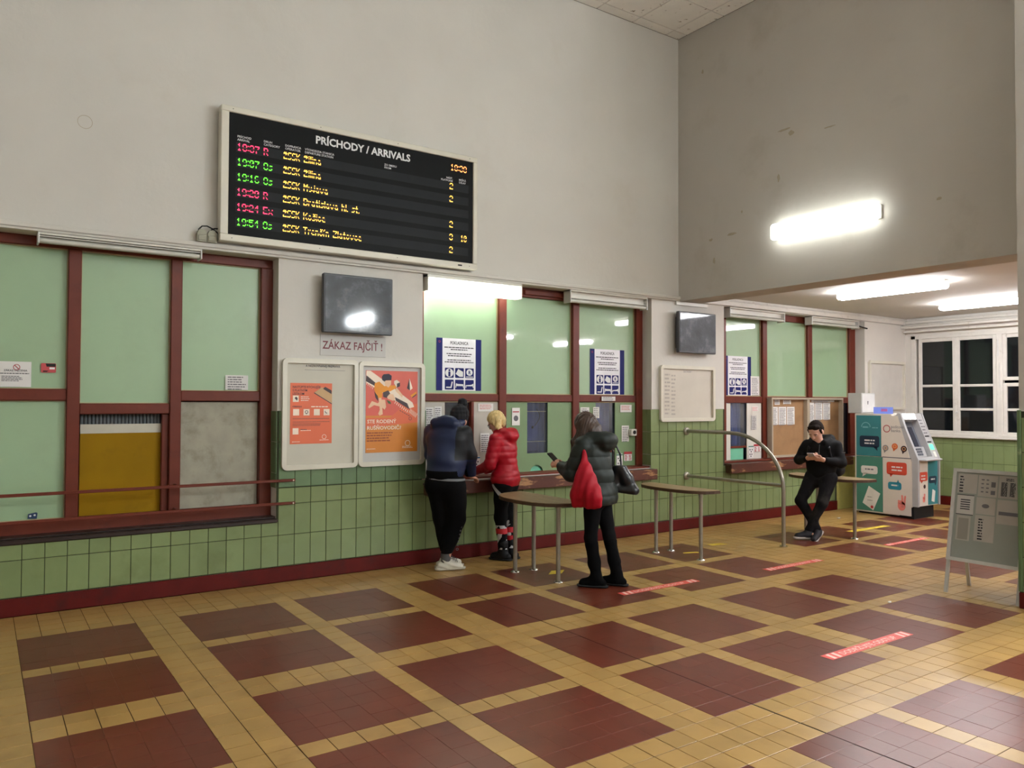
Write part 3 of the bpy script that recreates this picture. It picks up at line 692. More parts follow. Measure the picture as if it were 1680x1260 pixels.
# ------------------------------------------------------------------ DISPLAYS, FRAMES, SIGNS ON THE PIERS
M_film = mat('crinkled_film_screen', (62, 66, 72), .5, spec=.25, crough=.06, var=.35, nscale=5, bump=.012, bscale=6, dirt=(112, 116, 120), dscale=5, dlo=.53, dhi=.75, coat=.45)
def display(x0, x1, z0, z1, lab):
    e = empty('wall_display', ((x0+x1)/2, -.06, z0), lab, 'display', None)
    B(x0+.06, x1-.06, -.09, 0, z0+.06, z1-.06, bev=.01).build('back_box', M_black, e)
    B(x0, x1, -.125, -.07, z0, z1, bev=.008).build('bezel', mat('display_grey', (60, 62, 66), .4), e)
    B(x0+.018, x1-.018, -.130, -.124, z0+.02, z1-.02, bev=.001).build('screen', M_film, e)
display(2.405, 3.12, 2.312, 2.872, 'dark wall display under crinkled film above the no-smoking sign')
display(7.165, 7.875, 2.305, 2.842, 'dark wall display under crinkled film nearest the hall corner')
e = empty('no_smoking_sign', (2.76, 0, 2.105), 'white plate with red capital letters under the left display', 'sign')
B(2.422, 3.103, -.006, 0, 2.10, 2.305, bev=.002).build('plate', M_paper2, e)
f = Frame((0, -.0065, 0)); text_mb(f, 'ZÁKAZ FAJČIŤ !', 2.445, 2.165, .105, bold=.012, width=.62).build('lettering', mat('sign_maroon', (110, 16, 32), .5), e)

def case(x0, x1, z0, z1, lab, back, par=None):
    e = empty('poster_case', ((x0+x1)/2, 0, z0), lab, 'notice case', None)
    o = rrect(x0, x1, z0, z1, .05); i_ = rrect(x0+.042, x1-.042, z0+.045, z1-.045, .012)
    m = MB(); n = len(o)
    V = [(p[0], -.045, p[1]) for p in o]+[(p[0], -.045, p[1]) for p in i_]+[(p[0], 0, p[1]) for p in o]+[(p[0], -.012, p[1]) for p in i_]
    F = []
    for k in range(n):
        q = (k+1)%n; F += [(k, q, n+q, n+k), (2*n+k, 2*n+q, q, k), (n+k, n+q, 3*n+q, 3*n+k)]
    m.add(V, F, 0, False); m.build('frame', M_cream, e)
    B(x0+.03, x1-.03, -.014, -.004, z0+.03, z1-.03).build('back_panel', back, e)
    return e
M_backp = mat('case_back', (196, 192, 176), .5, var=.03)
c1 = case(2.055, 2.80, 1.022, 2.062, 'white-framed notice case holding a small orange poster, left of the pair', M_backp)
f = Frame((0, -.015, 0)); text_mb(f, 'A NEZROVNANEJ PREPRAVA', 2.28, 1.985, .03, width=.34, bold=.01).build('heading', M_inkd, c1)
rct(f, 2.27, 2.67, 1.955, 1.958).build('rule', M_ink, c1)
c2 = case(2.806, 3.53, 1.022, 2.055, 'white-framed notice case holding the large orange poster, right of the pair', M_paper2)
c3 = case(6.925, 7.955, 1.412, 2.142, 'wide white-framed timetable case beneath the display by the corner', mat('case_back2', (204, 198, 184), .5, var=.05, nscale=3))
f3 = Frame((0, -.015, 0)); m = lines(f3, 7.02, 7.12, 2.03, 11, .05, .022, seed=3); lines(f3, 7.14, 7.22, 2.02, 11, .05, .022, mb=m, seed=4); m.build('print', mat('print_faint', (176, 170, 160), .8), c3)
text_mb(f3, 'ODCHODY', 7.36, 2.055, .03, bold=.01).build('heading', M_ink, c3)
case(11.68, 12.76, 1.55, 2.36, 'pale notice case on the white wall above the cash machine', mat('case_back3', (208, 204, 196), .4, var=.04))
# posters
M_or = mat('poster_orange', (222, 104, 62), .45, var=.04, nscale=2); M_or2 = mat('poster_amber', (214, 130, 40), .45, var=.05); M_coral = mat('poster_coral', (214, 92, 72), .45, var=.05)
M_skinp = mat('poster_skin', (236, 196, 160), .6); M_hair = mat('poster_navy', (44, 40, 56), .6); M_shirt = mat('poster_shirt', (232, 150, 44), .6); M_pw = mat('poster_cream', (244, 226, 206), .6); M_pd = mat('poster_dark', (74, 60, 62), .6)
e = empty('poster', (2.33, -.015, 1.265), 'small orange train poster in the left notice case', 'poster')
f = Frame((0, -.0155, 0)); rct(f, 2.135, 2.54, 1.262, 1.832, 0, .001).build('sheet', M_or, e)
f = Frame((0, -.0168, 0)); m = MB()
for k, (s, wd) in enumerate((('NASTÚPTE RÝCHLEJŠIE', .27), ('S PLATNÝM', .14), ('LÍSTKOM', .11))): text_mb(f, s, 2.155, 1.785-k*.032, .03, bold=.01, width=wd, mb=m)
text_mb(f, 'VYBERTE SI', 2.155, 1.605, .018, bold=.02, mb=m); m.build('lettering', M_pd, e)
m = MB(); 
for x in (2.163, 2.262, 2.362, 2.458): rct(f, x, x+.058, 1.528, 1.588, 0, .001, m)
rct(f, 2.160, 2.215, 1.655, 1.715, 0, .001, m); rct(f, 2.160, 2.215, 1.352, 1.410, 0, .001, m)
lines(f, 2.235, 2.33, 1.705, 3, .017, .006, mb=m); lines(f, 2.335, 2.50, 1.615, 1, .02, .01, mb=m, ragged=0); lines(f, 2.235, 2.36, 1.39, 1, .02, .006, mb=m); lines(f, 2.155, 2.25, 1.285, 1, .02, .005, mb=m)
ring(f, 2.465, 1.325, .022, .004, 0, .001, m); lines(f, 2.42, 2.51, 1.297, 1, .01, .005, mb=m, ragged=0); m.build('icons', M_pw, e)
m = MB(); poly(f, [(2.175, 1.69), (2.20, 1.665), (2.205, 1.69), (2.19, 1.705)], .001, .0015, m); ring(f, 2.291, 1.56, .016, .006, .001, .0015, m); poly(f, [(2.283, 1.553), (2.29, 1.536), (2.297, 1.548)], .001, .0015, m)
m = ring(f, 2.49, 1.566, .02, .007, .001, .0015, m, a0=170, a1=280); lines(f, 2.16, 2.52, 1.50, 2, .03, .004, mb=m, ragged=.02); lines(f, 2.16, 2.5, 1.45, 2, .014, .004, mb=m); lines(f, 2.235, 2.31, 1.40, 1, .01, .006, mb=m); m.build('icon_marks', M_pd, e)
m = MB(); poly(f, [(2.365, 1.745), (2.44, 1.795), (2.54, 1.745), (2.54, 1.64)], 0, .001, m); m.build('train_drawing', mat('poster_sand', (196, 160, 116), .6), e)
m = MB(); poly(f, [(2.45, 1.78), (2.47, 1.80), (2.535, 1.765), (2.535, 1.73)], .001, .0015, m); poly(f, [(2.365, 1.745), (2.54, 1.64), (2.54, 1.632), (2.362, 1.737)], .001, .0015, m); m.build('train_roof', M_pd, e)
e = empty('poster', (3.17, -.015, 1.155), 'large orange poster showing a crouching figure over toy train tracks', 'poster')
f = Frame((0, -.0155, 0)); px0, px1, pz0, pz1 = 2.888, 3.458, 1.155, 1.968
rct(f, px0, px1, pz0, 1.52, 0, .001).build('sheet_lower', M_or2, e); rct(f, px0, px1, 1.52, pz1, 0, .001).build('sheet_upper', M_coral, e)
poly(Frame((0, -.0166, 0)), [(px0, 1.50), (3.15, 1.50), (3.30, 1.62), (px1, 1.64), (px1, 1.45), (px0, 1.40)], 0, .0004).build('sheet_blend', M_or, e)
def PP(x, y): return px0+(x-100)/580*(px1-px0), pz1-(y-160)/900*(pz1-pz0)     # poster drawing units
def pp(pts, mm, nm, d=.0, par=e):
    g = Frame((0, -.0172-d, 0)); poly(g, [PP(*p) for p in pts], 0, .0005).build(nm, mm, par)
pp([(105,165),(150,165),(300,270),(620,510),(640,560),(590,575),(420,490),(100,290)], M_pw, 'train_body'); pp([(105,215),(210,300),(215,340),(100,280)], M_pd, 'train_windows', .0006); pp([(420,450),(560,520),(590,590),(430,490)], M_pd, 'train_windows', .0006)
g = Frame((0, -.018, 0)); m = MB()
for k in range(9): poly(g, [PP(x, y) for x, y in ((600+k*12, 585+k*9-4), (606+k*12, 585+k*9-4), (600+k*12-16, 625+k*9), (594+k*12-16, 625+k*9))], 0, .0004, m) if k < 7 else None
for k in range(8): poly(g, [PP(x, y) for x, y in ((425+k*20, 495+k*14), (431+k*20, 498+k*14), (420+k*20, 525+k*14), (414+k*20, 521+k*14))], 0, .0004, m)
for k in range(5): poly(g, [PP(x, y) for x, y in ((110+k*16, 290+k*12), (115+k*16, 290+k*12), (108+k*16, 315+k*12), (103+k*16, 315+k*12))], 0, .0004, m)
m.build('track_sleepers', M_pw, e)
pp([(195,300),(245,280),(300,330),(380,320),(430,320),(430,350),(370,385),(280,400),(275,460),(230,460),(190,370)], M_shirt, 'shirt', .0008)
pp([(285,400),(345,375),(370,420),(330,460),(290,450)], M_pd, 'shorts', .001); pp([(190,390),(230,440),(235,500),(205,460)], M_pd, 'shorts', .001)
pp([(238,460),(268,460),(282,600),(285,640),(250,655),(235,635),(252,590)], M_skinp, 'arm', .001); pp([(430,350),(440,345),(510,430),(500,455),(425,380)], M_skinp, 'arm', .001)
pp([(330,450),(360,415),(400,420),(422,470),(400,492),(340,470)], M_skinp, 'knee', .0012); pp([(270,480),(310,480),(322,560),(305,590),(270,560),(190,540),(135,575),(125,560),(165,495),(230,520)], M_skinp, 'leg', .0009)
pp([(300,270),(375,265),(375,310),(345,345),(310,320)], M_skinp, 'face', .0014); pp([(272,225),(290,200),(350,192),(382,215),(378,262),(320,265),(300,280),(275,262)], M_hair, 'hair', .0018)
pp([(325,480),(370,500),(375,530),(345,520)], mat('poster_green', (70, 96, 52), .6), 'shoe', .0014); pp([(410,270),(440,258),(475,285),(475,330),(440,345),(410,300)], M_pw, 'toy_block', .0009); pp([(440,300),(475,285),(475,330),(440,345)], M_pd, 'toy_block_side', .0013)
pp([(585,240),(620,350),(590,375),(555,350)], M_pw, 'toy_tree', .0009); pp([(583,240),(590,375),(555,350)], M_pd, 'toy_tree_side', .0013); pp([(595,430),(665,385),(665,410),(615,455)], M_shirt, 'toy_brick', .0009); pp([(615,450),(665,410),(665,425),(618,460)], M_pd, 'toy_brick_side', .001)
g = Frame((0, -.018, 0)); m = MB()
for k in range(5): poly(g, [PP(475+k*24, 595+k*13), PP(490+k*24, 603+k*13), PP(490+k*24, 611+k*13), PP(475+k*24, 603+k*13)], 0, .0004, m)
ring(g, *PP(595, 690), .018, .004, 0, .0004, m); m.build('dotted_track', M_pd, e)
m = MB(); text_mb(g, 'STE RODENÝ', *PP(115, 738), .05, bold=.02, width=.315, mb=m); text_mb(g, 'RUŠŇOVODIČ?', *PP(112, 808), .05, bold=.02, width=.37, mb=m)
ring(g, *PP(567, 965), .03, .006, 0, .0004, m); lines(g, *[PP(505, 0)[0], PP(632, 0)[0]], PP(0, 998)[1], 2, .013, .006, mb=m, ragged=.2); lines(g, PP(112, 0)[0], PP(230, 0)[0], PP(0, 1015)[1], 1, .01, .006, mb=m); m.build('lettering', M_pw, e)
lines(g, PP(112, 0)[0], PP(410, 0)[0], PP(0, 838)[1], 4, .026, .011, ragged=.2, seed=8).build('small_print', mat('poster_rust', (140, 66, 40), .6), e)

# ------------------------------------------------------------------ PAPER NOTICES
def notice(x0, x1, z0, z1, lab, y=.183, kind='text', seed=1, group=None, base=None, cat='notice', nm='paper_notice'):
    e = empty(nm, ((x0+x1)/2, y, z0), lab, cat, group)
    f = Frame((0, y, 0)); rct(f, x0, x1, z0, z1, 0, .001).build('sheet', base or M_paper, e)
    g = Frame((0, y-.0012, 0)); w_, h_ = x1-x0, z1-z0; mx = .1*w_
    if kind == 'text': lines(g, x0+mx, x1-mx, z1-.1*h_, max(3, int(h_/.022)), .022, .009, seed=seed, d=.0008).build('print', M_ink, e)
    if kind == 'red':
        lines(g, x0+mx, x1-mx, z1-.15*h_, max(3, int(h_*.8/.02)), .02, .009, seed=seed, d=.0008).build('print', mat('print_faded_red', (206, 130, 128), .8), e)
    if kind == 'icons':
        m = MB(); rct(g, x0, x1, z1-.13*h_, z1-.04*h_, 0, .0008, m); m.build('header_bar', M_inkb if seed == 1 else mat('print_teal', (80, 128, 112), .8), e); m = MB()
        for a, b_ in ((.28, .66), (.7, .66), (.5, .50), (.28, .30), (.62, .30), (.45, .14)): poly(g, circ(x0+a*w_, z0+b_*h_, .1*w_, 10), 0, .0008, m)
        m.build('pictograms', M_inkd, e)
    if kind == 'redtop':
        rct(g, x0, x1, z1-.28*h_, z1, 0, .0008).build('header_bar', M_inkr, e)
        m = lines(g, x0+.1*w_, x0+.42*w_, z1-.38*h_, 4, .018, .01, seed=2, d=.0008); lines(g, x0+.6*w_, x0+.92*w_, z1-.38*h_, 4, .018, .01, seed=3, d=.0008, mb=m); m.build('print', M_inkr, e)
    if kind == 'card':
        rct(g, x0+.1*w_, x1-.1*w_, z1-.26*h_, z1-.2*h_, 0, .0008).build('rule', M_inkr, e); poly(g, circ(x0+.5*w_, z0+.4*h_, .3*w_, 16), 0, .0008).build('logo', M_ink, e)
    return e
def pokladnica(x0, x1, z0, z1, lab, y=.212):
    e = empty('ticket_office_sign', ((x0+x1)/2, y, z0), lab, 'sign', None); w_, h_ = x1-x0, z1-z0
    f = Frame((0, y, 0)); rct(f, x0, x1, z0, z1, 0, .001).build('sheet', mat('sign_sheet', (232, 231, 236), .4), e)
    g = Frame((0, y-.0012, 0)); U = lambda u: x0+u*w_; V = lambda v: z0+v*h_; bw = .13
    m = MB(); rct(g, x0, U(bw), z0, z1, 0, .0008, m); rct(g, U(1-bw), x1, z0, z1, 0, .0008, m)
    tiles_ = [(U(.185+.225*i), V(.245-.225*j), w_*.195, h_*.19) for j in range(2) for i in range(3)]
    for (a, b_, c_, d_) in tiles_: poly(g, rrect(a, a+c_, b_-(0), b_+d_, .008, 2), 0, .0008, m)
    m.build('blue_fields', M_navy, e)
    q = Frame((0, y-.0022, 0)); m = MB(); a, b_, c_, d_ = tiles_[0]; poly(q, circ(a+c_/2, b_+d_/2, c_*.46, 20, d_*.43), 0, .0006, m)
    a, b_, c_, d_ = tiles_[1]; poly(q, [(a+.06*c_, b_+.4*d_), (a+.35*c_, b_+.9*d_), (a+.9*c_, b_+.62*d_), (a+.9*c_, b_+.12*d_), (a+.5*c_, b_+.12*d_)], 0, .0006, m)
    a, b_, c_, d_ = tiles_[2]; poly(q, circ(a+c_/2, b_+d_*.58, c_*.36, 20, d_*.34), 0, .0006, m); rct(q, a+.1*c_, a+.9*c_, b_+.08*d_, b_+.16*d_, 0, .0006, m)
    a, b_, c_, d_ = tiles_[3]; poly(q, [(a+.15*c_, b_+.16*d_), (a+.75*c_, b_+.16*d_), (a+.9*c_, b_+.8*d_), (a+.76*c_, b_+.8*d_), (a+.64*c_, b_+.28*d_), (a+.15*c_, b_+.28*d_)], 0, .0006, m)
    a, b_, c_, d_ = tiles_[4]; poly(q, [(a+.05*c_, b_+.2*d_), (a+.13*c_, b_+.2*d_), (a+.13*c_, b_+.36*d_), (a+.9*c_, b_+.36*d_), (a+.92*c_, b_+.2*d_), (a+.98*c_, b_+.2*d_), (a+.94*c_, b_+.55*d_), (a+.3*c_, b_+.58*d_), (a+.1*c_, b_+.64*d_)], 0, .0006, m)
    a, b_, c_, d_ = tiles_[5]; poly(q, [(a+.05*c_, b_+.2*d_), (a+.13*c_, b_+.2*d_), (a+.13*c_, b_+.36*d_), (a+.88*c_, b_+.36*d_), (a+.9*c_, b_+.2*d_), (a+.98*c_, b_+.2*d_), (a+.95*c_, b_+.64*d_), (a+.7*c_, b_+.5*d_), (a+.05*c_, b_+.46*d_)], 0, .0006, m)
    m.build('pictogram_shapes', M_sign, e)
    r2_ = Frame((0, y-.003, 0)); m = MB(); a, b_, c_, d_ = tiles_[0]
    poly(r2_, circ(a+c_*.5, b_+d_*.76, c_*.11, 12), 0, .0004, m); rct(r2_, a+.38*c_, a+.62*c_, b_+.14*d_, b_+.62*d_, 0, .0004, m)
    a, b_, c_, d_ = tiles_[2]; text_mb(r2_, 'R', a+.5*c_, b_+.40*d_, d_*.5, align='CENTER', bold=.03, d=.0004, mb=m); m.build('pictogram_marks', M_navy, e)
    m = MB(); text_mb(g, 'POKLADNICA', U(.5), V(.885), h_*.085, align='CENTER', bold=.015, width=w_*.4, d=.0008, mb=m)
    for y_ in (.835, .795, .715, .675, .595, .555):
        wl = {.835: .66, .795: .38, .715: .56, .675: .5, .595: .52, .555: .64}[y_]
        lines(g, U(.5-wl/2), U(.5+wl/2), V(y_), 1, .01, h_*.018, d=.0008, mb=m, ragged=0, seed=int(y_*1000))
    m.build('lettering', M_inkd, e)
    m = ring(q, U(.065), V(.93), .012, .003, 0, .0006, None); m.build('logo', M_inkr, e)
pokladnica(3.80, 4.37, 1.782, 2.352, 'POKLADNICA sign with pictograms above the man in the bobble hat')
pokladnica(5.955, 6.525, 1.752, 2.322, 'POKLADNICA sign with pictograms above the long-haired woman')
pokladnica(8.435, 9.02, 1.765, 2.328, 'POKLADNICA sign with pictograms in the side bay')
notice(-.12, .10, 1.768, 1.97, 'white notice with a no-smoking symbol at the left edge of the picture', y=.21, kind='none')
e = [o for o in bpy.data.objects if o.name.startswith('paper_notice')][-1]
g = Frame((0, .2085, 0)); m = ring(g, .0, 1.925, .024, .005, 0, .0008, None); poly(g, [(-.016, 1.939), (.012, 1.908), (.017, 1.912), (-.011, 1.943)], 0, .0008, m); m.build('no_smoking_symbol', M_inkr, e)
m = MB(); text_mb(g, 'ZÁKAZ FAJČENIA', -.085, 1.892, .02, bold=.02, mb=m, d=.0008); lines(g, -.11, .085, 1.878, 1, .01, .006, mb=m, d=.0008, ragged=0); m.build('lettering', M_inkd, e); lines(g, -.1, .05, 1.855, 4, .012, .006, d=.0008).build('print', M_ink, e)
e = empty('sticker', (.22, .21, 1.887), 'small red and black sticker on the left green pane', 'sticker')
f = Frame((0, .21, 0)); poly(f, rrect(.166, .271, 1.887, 1.963, .008), 0, .001).build('sheet', mat('sticker_red', (190, 70, 74), .4), e)
g = Frame((0, .2088, 0)); m = MB(); poly(g, [(.205, 1.935), (.268, 1.935), (.268, 1.960), (.198, 1.960)], 0, .0006, m); poly(g, [(.18, 1.893), (.205, 1.893), (.222, 1.903), (.18, 1.903)], 0, .0006, m); m.build('black_marks', M_matte, e); rct(g, .225, .262, 1.914, 1.93, 0, .0006).build('white_mark', M_sign, e)
notice(1.608, 1.812, 1.764, 1.898, 'small white notice in the corner of the green pane next to the pier', y=.21, seed=5)
e = empty('sticker', (.125, .21, .71), 'small dark blue sticker low on the left green pane', 'sticker')
f = Frame((0, .21, 0)); poly(f, [(.092, .715), (.155, .71), (.160, .755), (.150, .762), (.095, .752)], 0, .001).build('sheet', mat('sticker_blue', (34, 58, 92), .4), e)
g = Frame((0, .2088, 0)); m = MB(); poly(g, circ(.11, .735, .008, 10), 0, .0006, m); poly(g, circ(.14, .74, .008, 10), 0, .0006, m); m.build('white_dots', M_sign, e)
notice(3.662, 3.762, 1.405, 1.60, 'grey printed notice at the far left behind the man in the bobble hat', y=.195, seed=11)
notice(3.77, 3.86, 1.42, 1.61, 'grey printed notice beside the black hat of the man', y=.195, seed=12)
notice(4.312, 4.512, 1.555, 1.642, 'faded red notice above the blonde woman', y=.18, kind='red', seed=13)
notice(4.343, 4.463, 1.104, 1.312, 'typed notice in front of the blonde woman', y=.18, seed=14)
notice(4.248, 4.340, .884, 1.058, 'blue-headed pictogram card beside the hatch post', y=.18, kind='icons', seed=1)
notice(4.771, 4.880, 1.392, 1.594, 'narrow white card with a red line on the green board', y=.183, kind='card')
notice(5.782, 5.922, 1.43, 1.598, 'white notice high behind the head of the long-haired woman', y=.183, seed=15)
notice(5.982, 6.082, 1.464, 1.60, 'small white notice at the edge of the blue hatch', y=.183, seed=16)
notice(6.427, 6.622, 1.534, 1.628, 'faded red notice on the green board by the bell push', y=.178, kind='red', seed=17)
notice(6.452, 6.575, 1.162, 1.366, 'typed notice on the green board by the bell push', y=.178, seed=18)
notice(6.365, 6.465, .840, 1.012, 'pictogram card low on the green board by the black bag', y=.178, kind='icons', seed=2)
notice(6.492, 6.626, .918, 1.034, 'red-headed card low on the green board', y=.178, kind='redtop')
notice(6.095, 6.32, 1.678, 1.731, 'small label stuck on the brown rail under the right POKLADNICA sign', y=.152, seed=19)
notice(9.01, 9.208, 1.765, 2.048, 'white notice beside the side bay POKLADNICA sign', y=.21, seed=20)
notice(8.99, 9.14, 1.535, 1.603, 'faded red notice on the white side bay board', y=.178, kind='red', seed=21)
notice(8.98, 9.10, 1.268, 1.476, 'typed grey notice on the white side bay board', y=.178, seed=22, base=M_paper2)
notice(8.918, 9.028, .86, 1.042, 'pictogram card on the white side bay board', y=.178, kind='icons', seed=2)
notice(9.035, 9.188, .945, 1.057, 'red-headed card on the white side bay board', y=.178, kind='redtop')
e = empty('door_bell', (6.61, .15, 1.24), 'white bell push with a round black button on the frame', 'bell')
B(6.56, 6.655, .115, .16, 1.237, 1.322, bev=.005).build('housing', M_white, e); m = MB(); m.tube([(6.612, .118, 1.28), (6.612, .108, 1.28)], .024, n=18); m.build('button', M_matte, e)
# brown notice cases in the side bay
def cork(x0, x1, lab, kind):
    e = empty('notice_case', ((x0+x1)/2, .1, .78), lab, 'notice board', None); z0, z1 = .853, 1.738
    m = MB(); t = .03
    for a in ((x0, x1, z1-t, z1), (x0, x1, z0, z0+t), (x0, x0+t, z0+t, z1-t), (x1-t, x1, z0+t, z1-t)): m.box(a[0], a[1], .06, .15, a[2], a[3], bev=.004)
    m.build('frame', M_alu if False else mat('case_frame_beige', (176, 164, 144), .4), e); B(x0+.02, x1-.02, .13, .148, z0+.02, z1-.02).build('back_panel', M_cork, e)
cork(9.30, 10.185, 'brown-backed notice case left of the seated man\'s head', 0); cork(10.19, 11.10, 'brown-backed notice case behind the leaning man', 1)
for k in range(3): notice(9.34+.2*k, 9.525+.2*k, 1.335, 1.60, f'{("left", "middle", "right")[k]} of three white sheets in the left brown notice case', y=.127, seed=30+k, cat='paper')
notice(9.45, 9.57, 1.63, 1.705, 'small square sheet at the top of the left brown notice case', y=.127, seed=33, cat='paper')
notice(9.65, 9.84, 1.64, 1.70, 'small oblong sheet at the top of the left brown notice case', y=.127, seed=34, cat='paper')
for k in range(3): notice(10.24+.205*k, 10.43+.205*k, (1.22 if k == 0 else 1.40), 1.665, f'{("left, longer", "middle", "right")[k]} of three white sheets in the right brown notice case', y=.127, seed=40+k, cat='paper')
notice(10.35, 10.95, 1.675, 1.705, 'long white strip at the top of the right brown notice case', y=.127, seed=44, cat='paper')

# ------------------------------------------------------------------ STANDING TABLES
def table(bx, yc, ln, dp, legs, lab):
    e = empty('leaning_table', (bx-dp/2, yc, 0), lab, 'table', 'half-round tables in front of the counters')
    P = []; n = 22
    for i in range(n+1):
        a = math.pi*i/n; c_, s_ = math.cos(a), math.sin(a)
        P.append((bx-dp*abs(s_)**.7, yc+ln/2*(1 if c_ >= 0 else -1)*abs(c_)**.8))
    m = MB(); m.prism([(x, y, .698) for x, y in P], None, (0, 0, .03)); m.build('edge', M_woodedge, e)
    Q = [(bx-.004-(bx-x)*.985, yc+(y-yc)*.985) for x, y in P]; m = MB(); m.prism([(x, y, .727) for x, y in Q], None, (0, 0, .006)); m.build('tabletop', M_wood, e)
    for (x, y) in legs:
        g = MB(); g.tube([(x, y, .012), (x, y, .70)], .0205, n=18); l = g.build('leg', M_steel, e)
        g = MB(); g.tube([(x, y, 0), (x, y, .004), (x, y, .012)], .045, n=20, rs=[.045, .044, .03]); g.build('floor_flange', M_chrome, l)
        g = MB(); g.tube([(x, y, .66), (x, y, .70)], .024, n=16); g.build('collar', M_steel, l)
table(4.43, -1.02, 1.08, .46, ((4.104, -.85), (4.32, -.86), (4.184, -1.43)), 'half-round wooden table the long-haired woman leans on')
table(6.235, -1.07, 1.03, .34, ((5.965, -.91), (6.184, -.925), (6.053, -1.478)), 'half-round wooden table alone between the woman and the curved rail')
table(8.79, -1.27, 1.12, .42, ((8.52, -1.03), (8.745, -1.05), (8.61, -1.65)), 'half-round wooden table the seated man perches on')

# ------------------------------------------------------------------ CURVED QUEUE RAIL
e = empty('queue_rail', (7.42, -1.5, 0), 'curved stainless steel tube rail fixed to the green tiles', 'rail')
pts = [(7.42, -.012, 1.285), (7.42, -.35, 1.287), (7.42, -.72, 1.287)]
for i in range(1, 13):
    a = math.pi/2*i/12; pts.append((7.42, -.74-.76*math.sin(a), .66+.627*math.cos(a)))
pts += [(7.42, -1.50, .5), (7.42, -1.50, .01)]
m = MB(); m.tube(pts, .0225, n=20); m.build('bent_tube', M_steel, e)
m = MB(); m.tube([(7.42, -.012, .70), (7.42, -1.48, .705)], .020, n=18); m.build('lower_tube', M_steel, e)
for z in (1.285, .70):
    m = MB(); m.tube([(7.42, -.008, z), (7.42, -.03, z), (7.42, -.036, z)], .05, n=24, rs=[.052, .05, .03]); m.build('wall_flange', M_steel, e)
m = MB(); m.tube([(7.42, -1.5, 0), (7.42, -1.5, .014)], .045, n=24); m.build('floor_flange', M_chrome, e)

# ------------------------------------------------------------------ CASH MACHINE
M_teal = mat('machine_teal', (52, 128, 134), .35, var=.04); M_teal2 = mat('machine_teal_low', (74, 134, 116), .35, var=.04); M_mw = mat('machine_white', (214, 206, 194), .35, var=.02)
M_mg = mat('machine_grey', (170, 170, 170), .35); M_mgd = mat('machine_dark_grey', (92, 96, 104), .3); M_card = mat('card_white', (224, 222, 214), .5); M_pink = mat('hand_pink', (226, 130, 118), .5); M_brick = mat('bubble_red', (204, 74, 52), .5); M_bt = mat('bubble_teal', (40, 130, 150), .5); M_bn = mat('bubble_navy', (20, 44, 66), .5)
AX0, AX1, AYB, AYF = 10.78, 11.40, -.33, -1.25
atm = empty('cash_machine', (11.09, -.8, 0), 'white and teal cash machine with speech bubbles and a peace-sign hand', 'cash machine')
B(AX0+.02, AX1-.06, AYB-.05, AYF+.04, 0, .18, bev=.006).build('plinth', M_matte, atm)
prof = [(AYB, .03), (AYB, 1.50), (-.90, 1.50), (-.90, 1.49), (-1.08, .86), (-1.205, .84), (-1.21, .60), (-1.21, .18), (-1.0, .03)]
m = MB(); m.prism([(AX0, y, z) for y, z in prof], None, (AX1-AX0, 0, 0)); m.build('body', M_mw, atm)
sd = Frame((AX0-.001, 0, 0), (0, -1, 0))                      # side panel facing the hall: x runs towards the viewer
pt_ = MB(); rct(sd, .355, .765, .05, .86, 0, .006, pt_); tl = pt_.build('side_panel_lower', M_teal2, atm)
rct(sd, .355, .745, .87, 1.475, 0, .006).build('side_panel_upper', M_teal, atm)
poly(sd, [(.755, .87), (1.175, .87), (1.0, 1.475), (.755, 1.475)], 0, .006).build('side_panel_white', M_mw, atm)
rct(sd, .775, 1.19, .04, .86, 0, .006).build('side_door', M_mw, atm)
rct(sd, .765, 1.19, .858, .872, 0, .0065).build('panel_gap', M_ink, atm)
s2 = Frame((AX0-.0085, 0, 0), (0, -1, 0))
def bubble(fr, x0, x1, z0, z1, tail, mm, nm, txt=None, tm=M_paper, par=atm, d=.001):
    m = MB(); poly(fr, rrect(x0, x1, z0, z1, min(.03, (z1-z0)*.3), 3), 0, d, m); poly(fr, tail, 0, d, m); b_ = m.build(nm, mm, par)
    g = Frame(fr.o+fr.n*(d+.0002), fr.r, fr.u); n = 2 if (z1-z0) > .12 else 1
    lines(g, x0+.25*(x1-x0), x1-.2*(x1-x0), z0+(z1-z0)*.66, n, .045, .02, ragged=.1, seed=int(x0*99)).build('bubble_text', tm, b_)
bubble(s2, .41, .72, 1.0, 1.17, [(.62, 1.01), (.69, 1.01), (.69, .95)], M_bn, 'speech_bubble')
bubble(s2, .43, .69, .60, .72, [(.46, .61), (.53, .61), (.45, .55)], M_card, 'speech_bubble', tm=M_ink)
bubble(s2, .83, 1.13, .62, .80, [(.87, .63), (.93, .63), (.89, .58)], M_brick, 'speech_bubble')
bubble(s2, .85, 1.05, .40, .51, [(.98, .50), (1.02, .50), (1.0, .55)], M_bt, 'speech_bubble')
m = ring(s2, .51, 1.30, .075, .012, 0, .001, None, a0=0, a1=180); lines(s2, .46, .56, 1.31, 1, .03, .022, mb=m, ragged=0); lines(s2, .61, .70, 1.30, 1, .03, .014, mb=m, ragged=0); m.build('arch_logo', mat('logo_pale', (120, 178, 186), .5), atm)
ring(s2, .835, 1.285, .055, .011, 0, .001, None).build('ring_logo', mat('logo_rose', (176, 60, 70), .5), atm)
m = MB(); text_mb(s2, 'poštová', .90, 1.295, .06, mb=m, d=.001); text_mb(s2, 'banka.', .90, 1.24, .06, mb=m, d=.001); m.build('bank_lettering', M_ink, atm)
